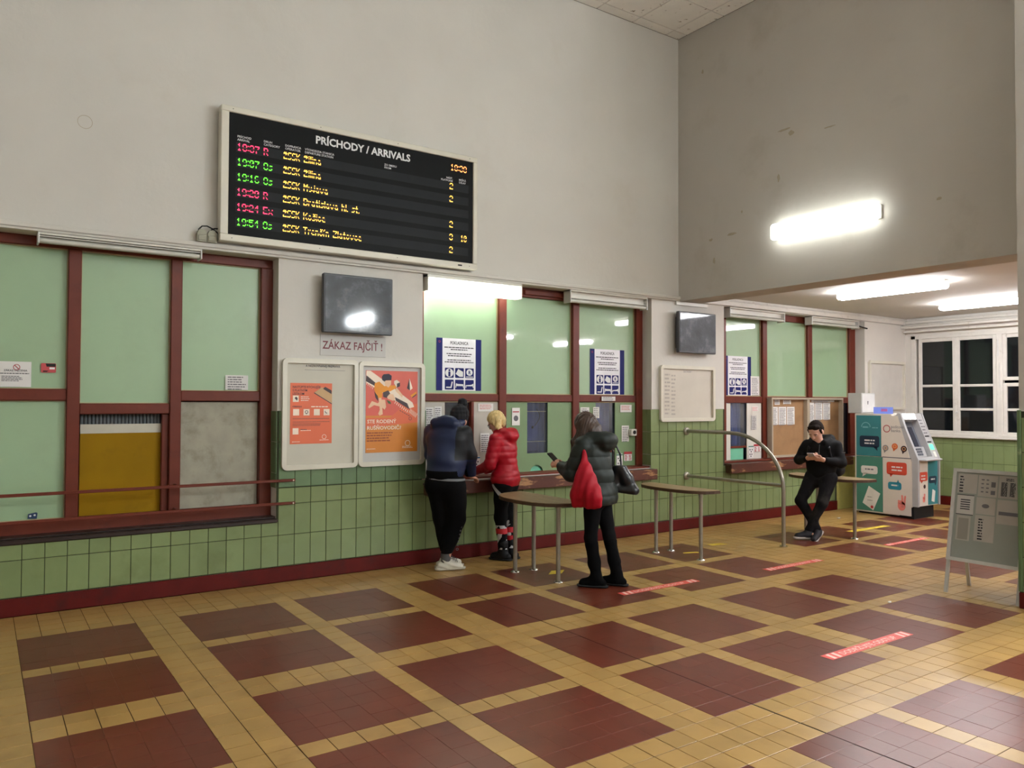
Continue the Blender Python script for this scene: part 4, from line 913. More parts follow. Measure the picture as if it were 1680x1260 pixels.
for x, mm in ((.815, mat('icon_grey', (140, 138, 134), .5)), (.955, mat('icon_orange', (220, 110, 60), .5)), (1.09, mat('icon_dark', (52, 28, 34), .5))):
    m = MB(); z = 1.0 if x < .9 or x > 1.05 else 1.03; poly(s2, circ(x, z, .045), 0, .001, m); poly(s2, [(x-.03, z-.03), (x+.01, z-.045), (x-.02, z-.075)], 0, .001, m); o_ = m.build('round_icon', mm, atm)
    ring(Frame(s2.o+s2.n*.0012, s2.r, s2.u), x, z, .026, .008, 0, .0005, None).build('icon_mark', mat('icon_sand', (226, 170, 120), .5), o_)
poly(s2, [(.52, .44), (.72, .31), (.62, -.04+.04), (.44, .10)][:0] or [(.55, .42), (.73, .32), (.62, .06), (.45, .16)], 0, .0015).build('bank_card_picture', M_card, atm)
m = MB(); g = Frame(s2.o+s2.n*.0018, s2.r, s2.u); poly(g, circ(.60, .11, .022), 0, .0005, m); m.build('card_dot', mat('card_red', (190, 44, 50), .5), atm); lines(g, .53, .62, .26, 2, .05, .008).build('card_lines', M_ink, atm)
def hand_pic(fr, cx, cz, s, par):
    m = MB(); poly(fr, [(cx+s*a, cz+s*b_) for a, b_ in circ(0, -.1, .36, 18, .42)], 0, .001, m)
    for x0_, x1_, a0_, a1_ in ((-.34, -.16, .1, .42), (-.16, .02, .12, .40)): poly(fr, [(cx+s*a, cz+s*b_) for a, b_ in rrect(x0_, x1_, a0_-.2, a1_, .06, 3)], 0, .0012, m)
    poly(fr, [(cx+s*a, cz+s*b_) for a, b_ in ((0, .1), (.18, .1), (.13, .85), (.07, .9), (-.03, .86))], 0, .001, m); poly(fr, [(cx+s*a, cz+s*b_) for a, b_ in ((.16, .05), (.34, .0), (.42, .8), (.36, .86), (.26, .82))], 0, .001, m)
    o_ = m.build('hand_picture', M_pink, par); g = Frame(fr.o+fr.n*.0014, fr.r, fr.u); m = MB()
    for a, b_ in ((-.25, .12), (-.07, .12), (.1, .02)): ring(g, cx+s*a, cz+s*b_, s*.08, s*.02, 0, .0004, m, n=12)
    rct(g, cx-s*.05, cx+s*.22, cz-s*.18, cz-s*.155, 0, .0004, m); m.build('hand_lines', mat('hand_line', (150, 52, 60), .5), o_)
hand_pic(s2, 1.05, .19, .16, atm)
# fascia: slanted control front
sl = Frame((AX0, -1.285, .86), (1, 0, 0), (0, .265, .65)); W_ = AX1-AX0; Hs = .70
m = MB()
for a in ((0, .05, 0, Hs), (.05, .43, .60, Hs), (.43, W_, 0, Hs), (.05, .43, 0, .03)): poly(sl, [(a[0], a[2]), (a[1], a[2]), (a[1], a[3]), (a[0], a[3])], -.11, 0, m)
m.build('fascia', M_mg, atm)
m = MB(); m.prism([(AX0-.004, y, z) for y, z in ((-1.0, 1.52), (-1.035, 1.515), (-1.12, 1.27), (-1.22, 1.03), (-1.29, .86), (-1.285, .18), (-1.205, .18), (-1.205, .86), (-1.15, 1.03), (-1.05, 1.27), (-.98, 1.49))], None, (.05, 0, 0)); m.build('bezel', M_mg, atm)
m = MB(); m.prism([(AX1-.03, y, z) for y, z in ((-1.0, 1.52), (-1.035, 1.515), (-1.12, 1.27), (-1.22, 1.03), (-1.29, .86), (-1.285, .18), (-1.205, .18), (-1.205, .86), (-1.15, 1.03), (-1.05, 1.27), (-.98, 1.49))], None, (.03, 0, 0)); m.build('bezel', M_mg, atm)
poly(sl, [(.05, .03), (.43, .03), (.43, .6), (.05, .6)], -.115, -.10).build('recess_back', M_mgd, atm)
poly(sl, [(.09, .22), (.36, .22), (.36, .52), (.09, .52)], -.10, -.09).build('screen', mat('atm_screen', (46, 48, 60), .1), atm)
poly(sl, [(.07, .05), (.41, .05), (.41, .20), (.07, .20)], -.10, -.06).build('keypad_base', M_mg, atm)
m = MB()
for i in range(4):
    for j in range(3): poly(sl, rrect(.13+i*.05, .165+i*.05, .07+j*.04, .10+j*.04, .004, 1), -.06, -.052, m)
m.build('keypad', M_mgd, atm)
poly(sl, [(.045, .615), (.40, .615), (.40, .70), (.045, .70)], 0, .004).build('light_panel', mat('atm_light', (240, 240, 240), .4, emit=(.95, .97, 1), estr=2.2), atm)
poly(sl, circ(.24, .602, .008, 12), 0, .004).build('camera_dot', M_sign, atm)
m = MB()
for z_, a, b_ in ((.33, .45, .56), (.24, .45, .56)): poly(sl, rrect(a, b_, z_, z_+.02, .004, 1), 0, .004, m)
m.build('card_slot', M_matte, atm)
poly(sl, rrect(.465, .565, .13, .215, .01, 2), 0, .004).build('green_indicator', mat('atm_green', (60, 200, 120), .4, emit=(.1, 1, .35), estr=.9), atm)
poly(sl, rrect(.49, .55, .02, .10, .01, 2), 0, .006).build('reader', M_card, atm)
lines(Frame(sl.o+sl.n*.001, sl.r, sl.u), .45, .56, .60, 5, .05, .018, ragged=.2, seed=5).build('instruction_print', M_ink, atm)
MB().box(AX0+.03, AX1-.12, -1.39, -1.25, .835, .862, bev=.012).build('shelf', M_mg, atm)
lf = Frame((0, -1.262, 0)); MB().box(AX0+.045, AX1-.03, -1.262, -1.2, .18, .84, bev=.004).build('front_lower', M_mw, atm)
rct(lf, 11.10, AX1-.03, .19, .83, 0, .002).build('front_teal_panel', M_teal, atm)
l2 = Frame((0, -1.265, 0)); bubble(l2, 10.85, 11.08, .54, .67, [(10.9, .54), (10.95, .54), (10.92, .51)], M_brick, 'speech_bubble'); bubble(l2, 11.12, 11.34, .50, .60, [(11.28, .5), (11.33, .5), (11.30, .46)], M_bn, 'speech_bubble')
hand_pic(l2, 10.98, .28, .09, atm); poly(l2, circ(11.0, .46, .03), 0, .001).build('round_icon', MATS['icon_dark'], atm)
poly(l2, [(11.19, .24), (11.27, .22), (11.30, .38), (11.22, .41)], 0, .001).build('bank_card_picture', M_card, atm)
# things on the machine
e = empty('metal_cabinet', (11.02, -.27, 1.50), 'small grey steel cabinet on top of the cash machine', 'cabinet')
B(10.87, 11.24, -.385, -.16, 1.505, 1.815, bev=.006).build('case', mat('cabinet_grey', (184, 184, 180), .4), e); B(10.885, 11.225, -.391, -.384, 1.52, 1.80, bev=.002).build('door', mat('cabinet_door', (214, 214, 212), .35), e)
m = MB(); m.tube([(11.03, -.395, 1.68), (11.03, -.388, 1.68)], .012, n=10); m.box(11.022, 11.038, -.394, -.390, 1.64, 1.68); m.build('lock', M_ink, e)
e = empty('leaflet_display', (11.2, -.72, 1.5), 'small blue and purple picture card standing on the cash machine', 'display')
MB().box(11.0, 11.012, -.80, -.50, 1.50, 1.60).build('card', mat('card_violet', (80, 90, 160), .4, emit=(.25, .35, .9), estr=.25), e)
MB().box(10.998, 11.0, -.72, -.62, 1.535, 1.575, bev=.0).build('card_mark', mat('card_pink', (190, 110, 170), .4), e)

# ------------------------------------------------------------------ A-FRAME BOARD
e = empty('pavement_board', (7.05, -3.9, 0), 'grey A-frame notice board with pinned sheets beside the pillar', 'notice board')
YA0, YA1 = -4.205, -3.60
ff = Frame((6.80, YA1, 0), (0, -1, 0), (.215, 0, 1.08)); wA = YA1-YA0; n_ = ff.n
def bar(fr, x0, x1, y0, y1, d0, d1, mb=None): return poly(fr, [(x0, y0), (x1, y0), (x1, y1), (x0, y1)], d0, d1, mb)
m = MB(); bar(ff, 0, wA, 1.07, 1.10, -.01, .014, m); bar(ff, 0, wA, .285, .315, -.01, .014, m); bar(ff, 0, .03, .285, 1.1, -.01, .0135, m); bar(ff, wA-.03, wA, .285, 1.1, -.01, .0135, m); m.build('frame', M_alu, e)
bar(ff, .025, wA-.025, .30, 1.08, -.006, .002).build('back_panel', mat('board_grey', (150, 156, 148), .5, var=.03), e)
for x in (.0, wA-.028): bar(ff, x, x+.028, .0, .30, -.02, .0).build('leg', M_alu, e)
fb = Frame((7.24, YA0, 0), (0, 1, 0), (-.21, 0, 1.08))
fb2 = Frame((7.245, YA0, 0), (0, 1, 0), (-.2, 0, 1.08))
m = MB(); bar(fb2, 0, wA, 1.06, 1.09, -.01, .012, m); bar(fb2, 0, wA, .285, .315, -.01, .012, m); bar(fb2, 0, .03, .285, 1.09, -.01, .012, m); bar(fb2, wA-.03, wA, .285, 1.09, -.01, .012, m); m.build('rear_frame', M_alu, e)
bar(fb2, .025, wA-.025, .30, 1.07, -.006, .002).build('rear_panel', M_mgd, e)
for x in (.0, wA-.028): bar(fb2, x, x+.028, .0, .30, -.02, .0).build('leg', M_alu, e)
fp = Frame(ff.o+n_*.003, ff.r, ff.u); fp2 = Frame(ff.o+n_*.0048, ff.r, ff.u)
M_sheet = mat('sheet_grey', (178, 174, 166), .6)
sheets = [(.045, .205, .885, 1.055, 'left sheet of the top row on the A-frame board'), (.215, .37, .87, 1.055, 'middle sheet of the top row on the A-frame board'), (.38, .565, .87, 1.06, 'right sheet of the top row with two dark columns'),
          (.05, .19, .70, .865, 'black-edged sheet with bold lines on the A-frame board'), (.21, .365, .715, .86, 'middle row sheet with a pale oval'), (.38, .57, .65, .855, 'wide sheet with a dark grey band on the A-frame board'),
          (.06, .175, .47, .685, 'tall narrow sheet at the lower left of the A-frame board'), (.21, .37, .48, .705, 'lowest white sheet in the middle of the A-frame board')]
for k, (a, b_, c_, d_, lab) in enumerate(sheets):
    s = empty('pinned_sheet', tuple(fp.p((a+b_)/2, c_)), lab, 'paper', 'sheets on the A-frame board'); rct(fp, a, b_, c_, d_, 0, .001).build('sheet', M_sheet if k != 3 else M_paper2, s)
    h_ = d_-c_; w_ = b_-a
    if k == 0: lines(fp2, a+.015, a+.05, d_-.02, 6, .026, .012, seed=2).build('print', M_inkd, s)
    if k == 1:
        m = lines(fp2, a+.025, a+.05, d_-.035, 4, .035, .01, seed=1); lines(fp2, a+.065, a+.09, d_-.035, 4, .035, .01, mb=m); rct(fp2, a+.105, a+.14, d_-.1, d_-.055, 0, .0006, m); rct(fp2, a+.105, a+.14, d_-.165, d_-.13, 0, .0006, m); m.build('print', M_ink, s)
    if k == 2:
        m = lines(fp2, a+.02, a+.07, d_-.055, 12, .010, .007, ragged=.05); lines(fp2, a+.09, a+.135, d_-.055, 12, .010, .007, mb=m, ragged=.2); lines(fp2, a+.055, a+.12, d_-.02, 2, .013, .007, mb=m, ragged=.1); m.build('print', M_inkd, s)
    if k == 3:
        m = MB(); [rct(fp2, a+.03, b_-.03, d_-.035-.02*q, d_-.047+.002-.02*q+.001, 0, .0006, m) for q in range(5)]; rct(fp2, a-.003, b_+.0, c_-.006, c_, 0, .0006, m); rct(fp2, a-.003, b_, d_, d_+.006, 0, .0006, m); m.build('print', M_inkd, s)
    if k == 4: poly(fp2, circ((a+b_)/2, (c_+d_)/2, .03, 16, .018), 0, .0006).build('print', M_ink, s)
    if k == 5: rct(fp2, a+.015, b_, c_+.075, c_+.105, 0, .0006).build('print', M_ink, s)
    if k == 6: rct(fp2, a+.015, b_-.015, c_+.01, d_-.02, 0, .0006).build('print', mat('print_pale', (150, 148, 138), .8), s)
    if k == 7: lines(fp2, a+.03, a+.075, d_-.03, 8, .024, .012, seed=9).build('print', M_inkd, s)

# ------------------------------------------------------------------ FLOOR STICKERS AND LITTER
M_tape = mat('floor_tape_red', (222, 84, 74), .45, var=.05, dirt=(200, 110, 96), dscale=12); M_tapet = mat('floor_tape_white', (244, 196, 184), .5); M_ytape = mat('floor_tape_yellow', (222, 196, 62), .5, var=.06, dirt=(180, 160, 60), dscale=14)
def stripe(x0, x1, yc, lab, h=.095, skew=0):
    e = empty('floor_stripe', ((x0+x1)/2, yc, 0), lab, 'floor marking', 'red distance stripes'); f = Frame((0, yc, .0010), (1, 0, 0), (0, 1, 0))
    poly(f, [(x0, -h/2), (x1, -h/2+skew), (x1, h/2+skew), (x0, h/2)], 0, .0006).build('strip', M_tape, e)
    f = Frame((0, yc, .0018), (1, 0, 0), (0, 1, 0)); m = MB()
    for a in (x0+.03, x0+.09, x1-.12, x1-.06): poly(f, [(a, -h/2+.008), (a+.03, -h/2+.008), (a+.045, h/2-.008), (a+.015, h/2-.008)], 0, .0003, m)
    text_mb(f, 'DODRŽUJTE ODSTUP', x0+.155, -.026+skew*.4, .07, width=x1-x0-.33, bold=.012, mb=m, d=.0004); m.build('lettering', M_tapet, e)
stripe(4.36, 5.31, -2.085, 'red floor stripe with white lettering just right of the woman\'s boots'); stripe(6.22, 7.12, -2.17, 'faded red floor stripe by the post of the curved rail'); stripe(4.335, 5.32, -4.075, 'red floor stripe with white lettering nearest the camera')
stripe(8.52, 9.42, -2.10, 'red floor stripe half hidden by the A-frame board', h=.08)
def ytape(pts, lab):
    o = MB().prism([(x, y, .001) for x, y in pts], None, (0, 0, .0008)).build('yellow_tape', M_ytape); meta(o, lab, 'floor marking', 'yellow tape patches')
ytape([(4.42, -1.02), (4.56, -1.05), (4.44, -1.16), (4.30, -1.13)], 'small yellow tape under the first half-round table')
ytape([(6.20, -1.09), (6.36, -1.14), (6.36, -1.20), (6.16, -1.13)], 'small yellow tape under the second half-round table')
ytape([(6.80, -.90), (7.0, -.93), (7.02, -1.03), (6.80, -.99)], 'small yellow tape on the floor beside the curved rail post')
ytape([(9.02, -1.27), (9.9, -1.27), (9.94, -1.36), (9.06, -1.36)], 'long yellow tape strip in front of the cash machine')
for x, y, s, lab in ((6.02, -3.55, .02, 'tiny white scrap of paper lying near the A-frame board'), (9.95, -.58, .03, 'white scrap of paper at the foot of the yellow-green wall')):
    o = MB().box(x, x+s*1.6, y, y+s, .0, .012, bev=.004).build('paper_scrap', M_paper); meta(o, lab, 'litter')

# ------------------------------------------------------------------ PEOPLE: smooth distance fields turned into one continuous surface each
class SDF:
    def __init__(s, k=.02): s.P = []; s.k = k; s.cuts = []; s.disp = None
    def cap(s, a, b, ra, rb=None, k=None): s.P.append(('c', np.array(a, float), np.array(b, float), ra, ra if rb is None else rb, s.k if k is None else k)); return s
    def chain(s, pts, rs, k=None):
        for i in range(len(pts)-1): s.cap(pts[i], pts[i+1], rs[i], rs[i+1], k)
        return s
    def ell(s, c, r, R=None, k=None): s.P.append(('e', np.array(c, float), np.array(r, float), np.eye(3) if R is None else np.array(R), 0, s.k if k is None else k)); return s
    def cut(s, p, n): s.cuts.append((np.array(p, float), np.array(n, float)/np.linalg.norm(n))); return s   # keep the side opposite to n
    def mesh(s, h):
        lo = np.full(3, 1e9); hi = -lo
        for t in s.P:
            if t[0] == 'c': r = max(t[3], t[4]); a = np.minimum(t[1], t[2])-r; b = np.maximum(t[1], t[2])+r
            else: r = t[2].max(); a = t[1]-r; b = t[1]+r
            lo = np.minimum(lo, a); hi = np.maximum(hi, b)
        lo -= .04; hi += .04; n = np.ceil((hi-lo)/h).astype(int)+1
        F = np.full(n, .2, np.float32); ax = [lo[i]+h*np.arange(n[i]) for i in range(3)]
        for t in s.P:
            k = t[5]; mg = k+.035
            if t[0] == 'c': r = max(t[3], t[4])+mg; a = np.minimum(t[1], t[2])-r; b = np.maximum(t[1], t[2])+r
            else: r = t[2].max()+mg; a = t[1]-r; b = t[1]+r
            i0 = np.maximum(0, ((a-lo)/h).astype(int)); i1 = np.minimum(n, ((b-lo)/h).astype(int)+2)
            X, Y, Z = np.meshgrid(*[ax[i][i0[i]:i1[i]].astype(np.float32) for i in range(3)], indexing='ij')
            if t[0] == 'c':
                A, Bv = t[1], t[2]; d = Bv-A; L = max(d@d, 1e-9)
                q = np.clip(((X-A[0])*d[0]+(Y-A[1])*d[1]+(Z-A[2])*d[2])/L, 0, 1)
                D = np.sqrt((X-A[0]-q*d[0])**2+(Y-A[1]-q*d[1])**2+(Z-A[2]-q*d[2])**2)-(t[3]+(t[4]-t[3])*q)
            else:
                c, r, R = t[1], t[2], t[3]; x, y, z = X-c[0], Y-c[1], Z-c[2]
                u = R[0,0]*x+R[0,1]*y+R[0,2]*z; v = R[1,0]*x+R[1,1]*y+R[1,2]*z; w_ = R[2,0]*x+R[2,1]*y+R[2,2]*z
                k0 = np.sqrt((u/r[0])**2+(v/r[1])**2+(w_/r[2])**2)+1e-6; k1 = np.sqrt((u/r[0]**2)**2+(v/r[1]**2)**2+(w_/r[2]**2)**2)+1e-6
                D = k0*(k0-1)/k1
            S = F[i0[0]:i1[0], i0[1]:i1[1], i0[2]:i1[2]]
            if k > 0:
                hh = np.maximum(k-np.abs(S-D), 0)/k; S[...] = np.minimum(S, D)-hh*hh*k*.25
            else: S[...] = np.minimum(S, D)
        X, Y, Z = np.meshgrid(*[a.astype(np.float32) for a in ax], indexing='ij')
        if s.disp is not None: F = F+s.disp(X, Y, Z).astype(np.float32)
        for p, nn in s.cuts: F = np.maximum(F, (X-p[0])*nn[0]+(Y-p[1])*nn[1]+(Z-p[2])*nn[2])
        return surfnet(F, lo, h)
def surfnet(F, lo, h):
    S = F < 0; nx, ny, nz = F.shape
    c = [S[i:nx-1+i, j:ny-1+j, k:nz-1+k] for i in (0,1) for j in (0,1) for k in (0,1)]
    tot = sum(x.astype(np.int8) for x in c); mix = (tot > 0) & (tot < 8); I = np.argwhere(mix)
    idx = np.full(mix.shape, -1, np.int64); idx[mix] = np.arange(len(I))
    corners = [(i,j,k) for i in (0,1) for j in (0,1) for k in (0,1)]
    val = {q: F[I[:,0]+q[0], I[:,1]+q[1], I[:,2]+q[2]] for q in corners}
    acc = np.zeros((len(I), 3)); ct = np.zeros(len(I))
    for q in corners:
        for a in range(3):
            if q[a]: continue
            q2 = list(q); q2[a] = 1; q2 = tuple(q2); v0, v1 = val[q], val[q2]; m = (v0 < 0) != (v1 < 0)
            t = np.where(m, v0/(v0-v1+1e-12), 0); p = np.array(q, float)+np.zeros((len(I), 3)); p[:,a] = t
            acc[m] += p[m]; ct[m] += 1
    V = lo+h*(I+acc/np.maximum(ct, 1)[:,None]); Fa = []
    for a in range(3):
        b_, c_ = [i for i in range(3) if i != a]
        sl0 = [slice(1, None)]*3; sl0[a] = slice(0, -1); sl1 = [slice(1, None)]*3; sl1[a] = slice(1, None)
        s0, s1 = S[tuple(sl0)], S[tuple(sl1)]; e = np.argwhere(s0 != s1)
        off = np.ones(3, int); off[a] = 0; e2 = e+off; inside = s0[tuple(e.T)]
        def g(db, dc):
            q = e2.copy(); q[:,b_] -= db; q[:,c_] -= dc
            q = np.minimum(q, np.array(mix.shape)-1); return idx[tuple(q.T)]
        quad = np.stack([g(1,1), g(0,1), g(0,0), g(1,0)], 1)
        flip = inside if a != 1 else ~inside
        quad[~flip] = quad[~flip][:, ::-1]
        Fa.append(quad)
    Fa = np.concatenate(Fa); Fa = Fa[(Fa >= 0).all(1)]
    return V, Fa
def sdf_obj(name, s, h, mats, parent, xf, smooth=1, matfn=None):
    V, Fa = s.mesh(h)
    # one relaxation pass
    for _ in range(smooth):
        E = np.concatenate([Fa[:, [0,1]], Fa[:, [1,2]], Fa[:, [2,3]], Fa[:, [3,0]]]); A = np.zeros_like(V); C_ = np.zeros(len(V))
        np.add.at(A, E[:,0], V[E[:,1]]); np.add.at(C_, E[:,0], 1); np.add.at(A, E[:,1], V[E[:,0]]); np.add.at(C_, E[:,1], 1)
        V = V*.45+.55*A/np.maximum(C_, 1)[:,None]
    cen = V[Fa].mean(1)
    M = np.array(xf); W3 = V@M[:3,:3].T+M[:3,3]
    O = np.array(org(parent)); me = bpy.data.meshes.new(name)
    me.vertices.add(len(V)); me.vertices.foreach_set('co', (W3-O).ravel())
    me.loops.add(len(Fa)*4); me.loops.foreach_set('vertex_index', Fa.ravel().astype(np.int32))
    me.polygons.add(len(Fa)); me.polygons.foreach_set('loop_start', np.arange(0, len(Fa)*4, 4, dtype=np.int32))
    if not isinstance(mats, (list, tuple)): mats = [mats]
    for m in mats: me.materials.append(m)
    if matfn is not None: me.polygons.foreach_set('material_index', matfn(cen).astype(np.int32))
    me.polygons.foreach_set('use_smooth', np.ones(len(Fa), bool)); me.update(calc_edges=True); me.validate()
    o = bpy.data.objects.new(name, me); COL.objects.link(o); o.parent = parent; return o
nv = lambda v: np.array(v, float)/np.linalg.norm(v)
def head_R(fwd, upv):
    f = nv(fwd); u = np.array(upv, float); r = nv(np.cross(f, u)); u = np.cross(r, f); return np.stack([r, f, u])      # rows: right, forward, up
def add_head(s, c, R, k=.012, sc=1.0):
    c = np.array(c, float); P = lambda x, y, z: c+sc*(R.T@np.array([x, y, z]))
    r = lambda *a: np.array(a)*sc
    s.ell(P(0, -.012, .022), r(.073, .092, .085), R, k=.02)                 # cranium
    s.ell(P(0, .018, -.035), r(.058, .066, .075), R, k=.025)                # face mass
    s.ell(P(0, .050, -.088), r(.026, .024, .020), R, k=.03)                 # chin
    for x in (-1, 1):
        s.ell(P(.033*x, .050, -.028), r(.022, .022, .024), R, k=.02)        # cheeks
        s.ell(P(.074*x, -.005, -.012), r(.009, .019, .030), R, k=.008)      # ears
        s.ell(P(.030*x, .072, .012), r(.022, .012, .009), R, k=.012)        # brows
    s.cap(P(0, .082, .004), P(0, .098, -.030), .008*sc, .011*sc, k=.012)    # nose
    s.cap(P(-.012, .085, -.034), P(.012, .085, -.034), .007*sc, .007*sc, k=.008)
    s.cap(P(-.018, .074, -.061), P(.018, .074, -.061), .0065*sc, .0065*sc, k=.006)   # lips
    s.cap(P(-.014, .073, -.070), P(.014, .073, -.070), .0065*sc, .0065*sc, k=.006)
    return P
def add_hand(s, wr, d, nrm, side, curl=.5, thumb_curl=.3, sc=1.0, fr=.0085):
    # wr wrist, d pointing direction, nrm back-of-hand normal, side +1: thumb towards +across
    d = nv(d); nrm = nv(np.array(nrm)-d*np.dot(nrm, d)); a = np.cross(d, nrm)*side; wr = np.array(wr, float)
    for t in (-.026, -.009, .009, .026): s.cap(wr+a*t*.6*sc, wr+d*.078*sc+a*t*sc, .014*sc, .011*sc, k=.012)
    lens = [(.026, (.040, .024, .018)), (.009, (.044, .028, .019)), (-.009, (.041, .026, .018)), (-.026, (.032, .020, .016))]
    for t, L in lens:
        p = wr+d*.080*sc+a*t*sc; dd = d.copy(); ang = curl*.5
        for i, l in enumerate(L):
            c_, s_ = math.cos(ang), math.sin(ang); dd = nv(d*c_-nrm*s_); q = p+dd*l*sc; s.cap(p, q, (fr-.0007*i)*sc, (fr-.0007*(i+1))*sc, k=.004); p = q; ang += curl*.75
    p = wr+d*.022*sc+a*.024*sc; dd = nv(d*.75+a*.75-nrm*.25); q = p+dd*.036*sc; s.cap(p, q, .012*sc, .0105*sc, k=.01)
    d2 = nv(d*(.95)+a*(.25-thumb_curl)-nrm*.3); q2 = q+d2*.030*sc; s.cap(q, q2, .0102*sc, .0092*sc, k=.005); q3 = q2+nv(d*.95-a*thumb_curl-nrm*.3)*.024*sc; s.cap(q2, q3, .0092*sc, .0078*sc, k=.004)
    return s
def add_shoe_field(an, toe, ln=.27, w=.046, hgt=.05, hi=.08, z0=None):
    an = np.array(an, float); t = np.array([toe[0], toe[1], toe[2] if len(toe) > 2 else 0.0]); t = nv(t); s = SDF(.03)
    up_ = nv(np.array([0, 0, 1.0])-t*t[2]) if abs(t[2]) < .95 else np.array([0, 0, 1.0])
    heel = an-t*.055-up_*(hi-.03); s.cap(heel, heel+t*.09, w*.78, w*.85); s.cap(heel+t*.07, heel+t*(ln-.085)-up_*.006, w*.85, w*.80)
    s.cap(heel+t*.05+up_*.02, an+up_*.01, w*.85, w*.88); s.cap(heel+t*.10+up_*.018, heel+t*.16, w*.72, w*.62)
    s.cut(heel-up_*.030, -up_); return s, heel, t, up_
def frame_xf(pos, fwd):
    f = nv([fwd[0], fwd[1], 0]); r = np.array([f[1], -f[0], 0]); M = np.eye(4); M[:3,0] = r; M[:3,1] = f; M[:3,2] = (0, 0, 1); M[:3,3] = pos; return M
def wrink(amp, fz, seed=0, kind='x'):
    r = np.random.default_rng(seed); ph = r.random(8)*6
    def f(X, Y, Z):
        return amp*(np.sin(fz*Z+6*X+4*np.sin(5*Y+ph[0])+ph[1])*.5+np.sin(fz*1.7*Z-9*Y+ph[2]+2*np.sin(7*X+ph[3]))*.3+np.sin(fz*.6*(X+Y)+ph[4]+8*Z)*.3)
    return f
def quilt(amp, pitch, z0=0):
    return lambda X, Y, Z: -amp*(np.abs(np.sin(math.pi*(Z-z0)/pitch))**.5-.6)+.0012*np.sin(70*X+40*Z)*np.sin(60*Y)
M_skin = mat('skin', (206, 150, 126), .55, var=.05, nscale=12); M_skin2 = mat('skin_pale', (218, 170, 148), .55, var=.05, nscale=12)

def body_core(J, hands, hsc=1.0, leg_r=(.075, .052, .036), arm_r=(.045, .036, .026), belly=.10, headR=None, shoulder_r=.05):
    s = SDF(.03)
    pel, ch, nk, hd = [np.array(J[k], float) for k in ('pelvis', 'chest', 'neck', 'head')]
    s.cap(pel-np.array([.06, 0, 0]), pel+np.array([.06, 0, 0]), belly, belly, .04); mid = (pel+ch)/2
    s.cap(pel, mid, belly, belly*.92, .05); s.cap(mid-np.array([.03, 0, 0]), ch-np.array([.06, 0, 0]), belly*.85, belly, .05); s.cap(mid+np.array([.03, 0, 0]), ch+np.array([.06, 0, 0]), belly*.85, belly, .05)
    s.cap(nk-(nk-hd)*.0-np.array([0, 0, .06]), hd-np.array([0, 0, .03]), .056, .050, .03)
    for sd_ in ('l', 'r'):
        sh, el, wr = [np.array(J[k+sd_], float) for k in ('sh', 'el', 'wr')]; hp, kn, an = [np.array(J[k+sd_], float) for k in ('hip', 'kn', 'an')]
        s.cap(ch+np.array([0, 0, .04]), sh, .06, shoulder_r, .04); s.chain([sh, el, wr], [arm_r[0], arm_r[1], arm_r[2]], .02); s.chain([hp, kn, an], list(leg_r), .03)
        s.cap(an, an+np.array([0, 0, -.03]), .03, .03)
        tt = nv([J['toe'+sd_][0], J['toe'+sd_][1], 0]); s.cap(an+np.array([0, 0, -.04]), an+tt*.08+np.array([0, 0, -.055]), .024, .016)
        if sd_ in hands: add_hand(s, wr, *hands[sd_])
    P = add_head(s, hd, headR, sc=hsc)
    return s, P
def eyes(par, xf, P, mats_, sc=1):
    for x in (-.031, .031):
        for nm, d, r, mt in (('eye', .068, .0115, M_sign), ('pupil', .0765, .0055, M_matte)):
            s = SDF(0); s.ell(P(x, d, -.003), (r, r, r)); pr = par
            o = MB(); c = P(x, d, -.003); M = np.array(xf); cw = M[:3,:3]@c+M[:3,3]
            n1, n2 = 10, 6; V = []; F = []
            for i in range(n2+1):
                for j in range(n1): t1 = math.pi*i/n2; t2 = 2*math.pi*j/n1; V.append((cw[0]+r*math.sin(t1)*math.cos(t2), cw[1]+r*math.sin(t1)*math.sin(t2), cw[2]+r*math.cos(t1)))
            for i in range(n2):
                for j in range(n1): F.append((i*n1+j, (i+1)*n1+j, (i+1)*n1+(j+1)%n1, i*n1+(j+1)%n1))
            o.add(V, F, 0, True); o.build(nm, mt, par)
UPV = (0, 0, 1)
# ================= man in navy jacket and bobble hat, back to the camera
pos = (3.60, -.39, 0); xf = frame_xf(pos, (.80, .60))
p1 = empty('person', pos, 'person in navy and black jacket, bobble hat and black joggers, bending to the counter', 'person')
J = dict(pelvis=(0, -.03, .90), chest=(0, .02, 1.24), neck=(0.01, .05, 1.42), head=(.06, .17, 1.50), shl=(-.18, .02, 1.36), shr=(.17, .04, 1.36), ell=(-.25, .14, 1.12), elr=(.205, .08, 1.12), wrl=(-.12, .34, .95), wrr=(.17, .20, .91),
         hipl=(-.09, -.02, .88), hipr=(.09, -.02, .88), knl=(-.08, .05, .48), knr=(.07, .04, .48), anl=(-.05, .07, .09), anr=(.0, -.03, .09), toel=(.75, .75), toer=(.85, .6))
hR = head_R((.15, .9, -.42), UPV)
hands = {'l': ((.4, .8, -.1), (0, 0, 1), 1, .5), 'r': ((.15, .9, -.25), (.3, 0, 1), -1, .5)}
s, P = body_core(J, hands, headR=hR); body = sdf_obj('body', s, .0055, M_skin, p1, xf); eyes(p1, xf, P, None)
M_nv = mat('navy_nylon', (24, 36, 68), .42, spec=.4, var=.1, nscale=4); M_bk = mat('black_cloth', (9, 9, 11), .85, var=.15, nscale=10, spec=.12); M_bk2 = mat('black_nylon', (13, 14, 18), .55, var=.12, spec=.3)
s = SDF(.035)
s.chain([(0, -.05, .98), (0, -.045, 1.12), (0, -.015, 1.28)], [.145, .15, .14]); s.cap((-.065, -.04, .98), (-.09, -.01, 1.28), .13, .125, .05); s.cap((.065, -.04, .98), (.09, -.01, 1.28), .13, .125, .05)
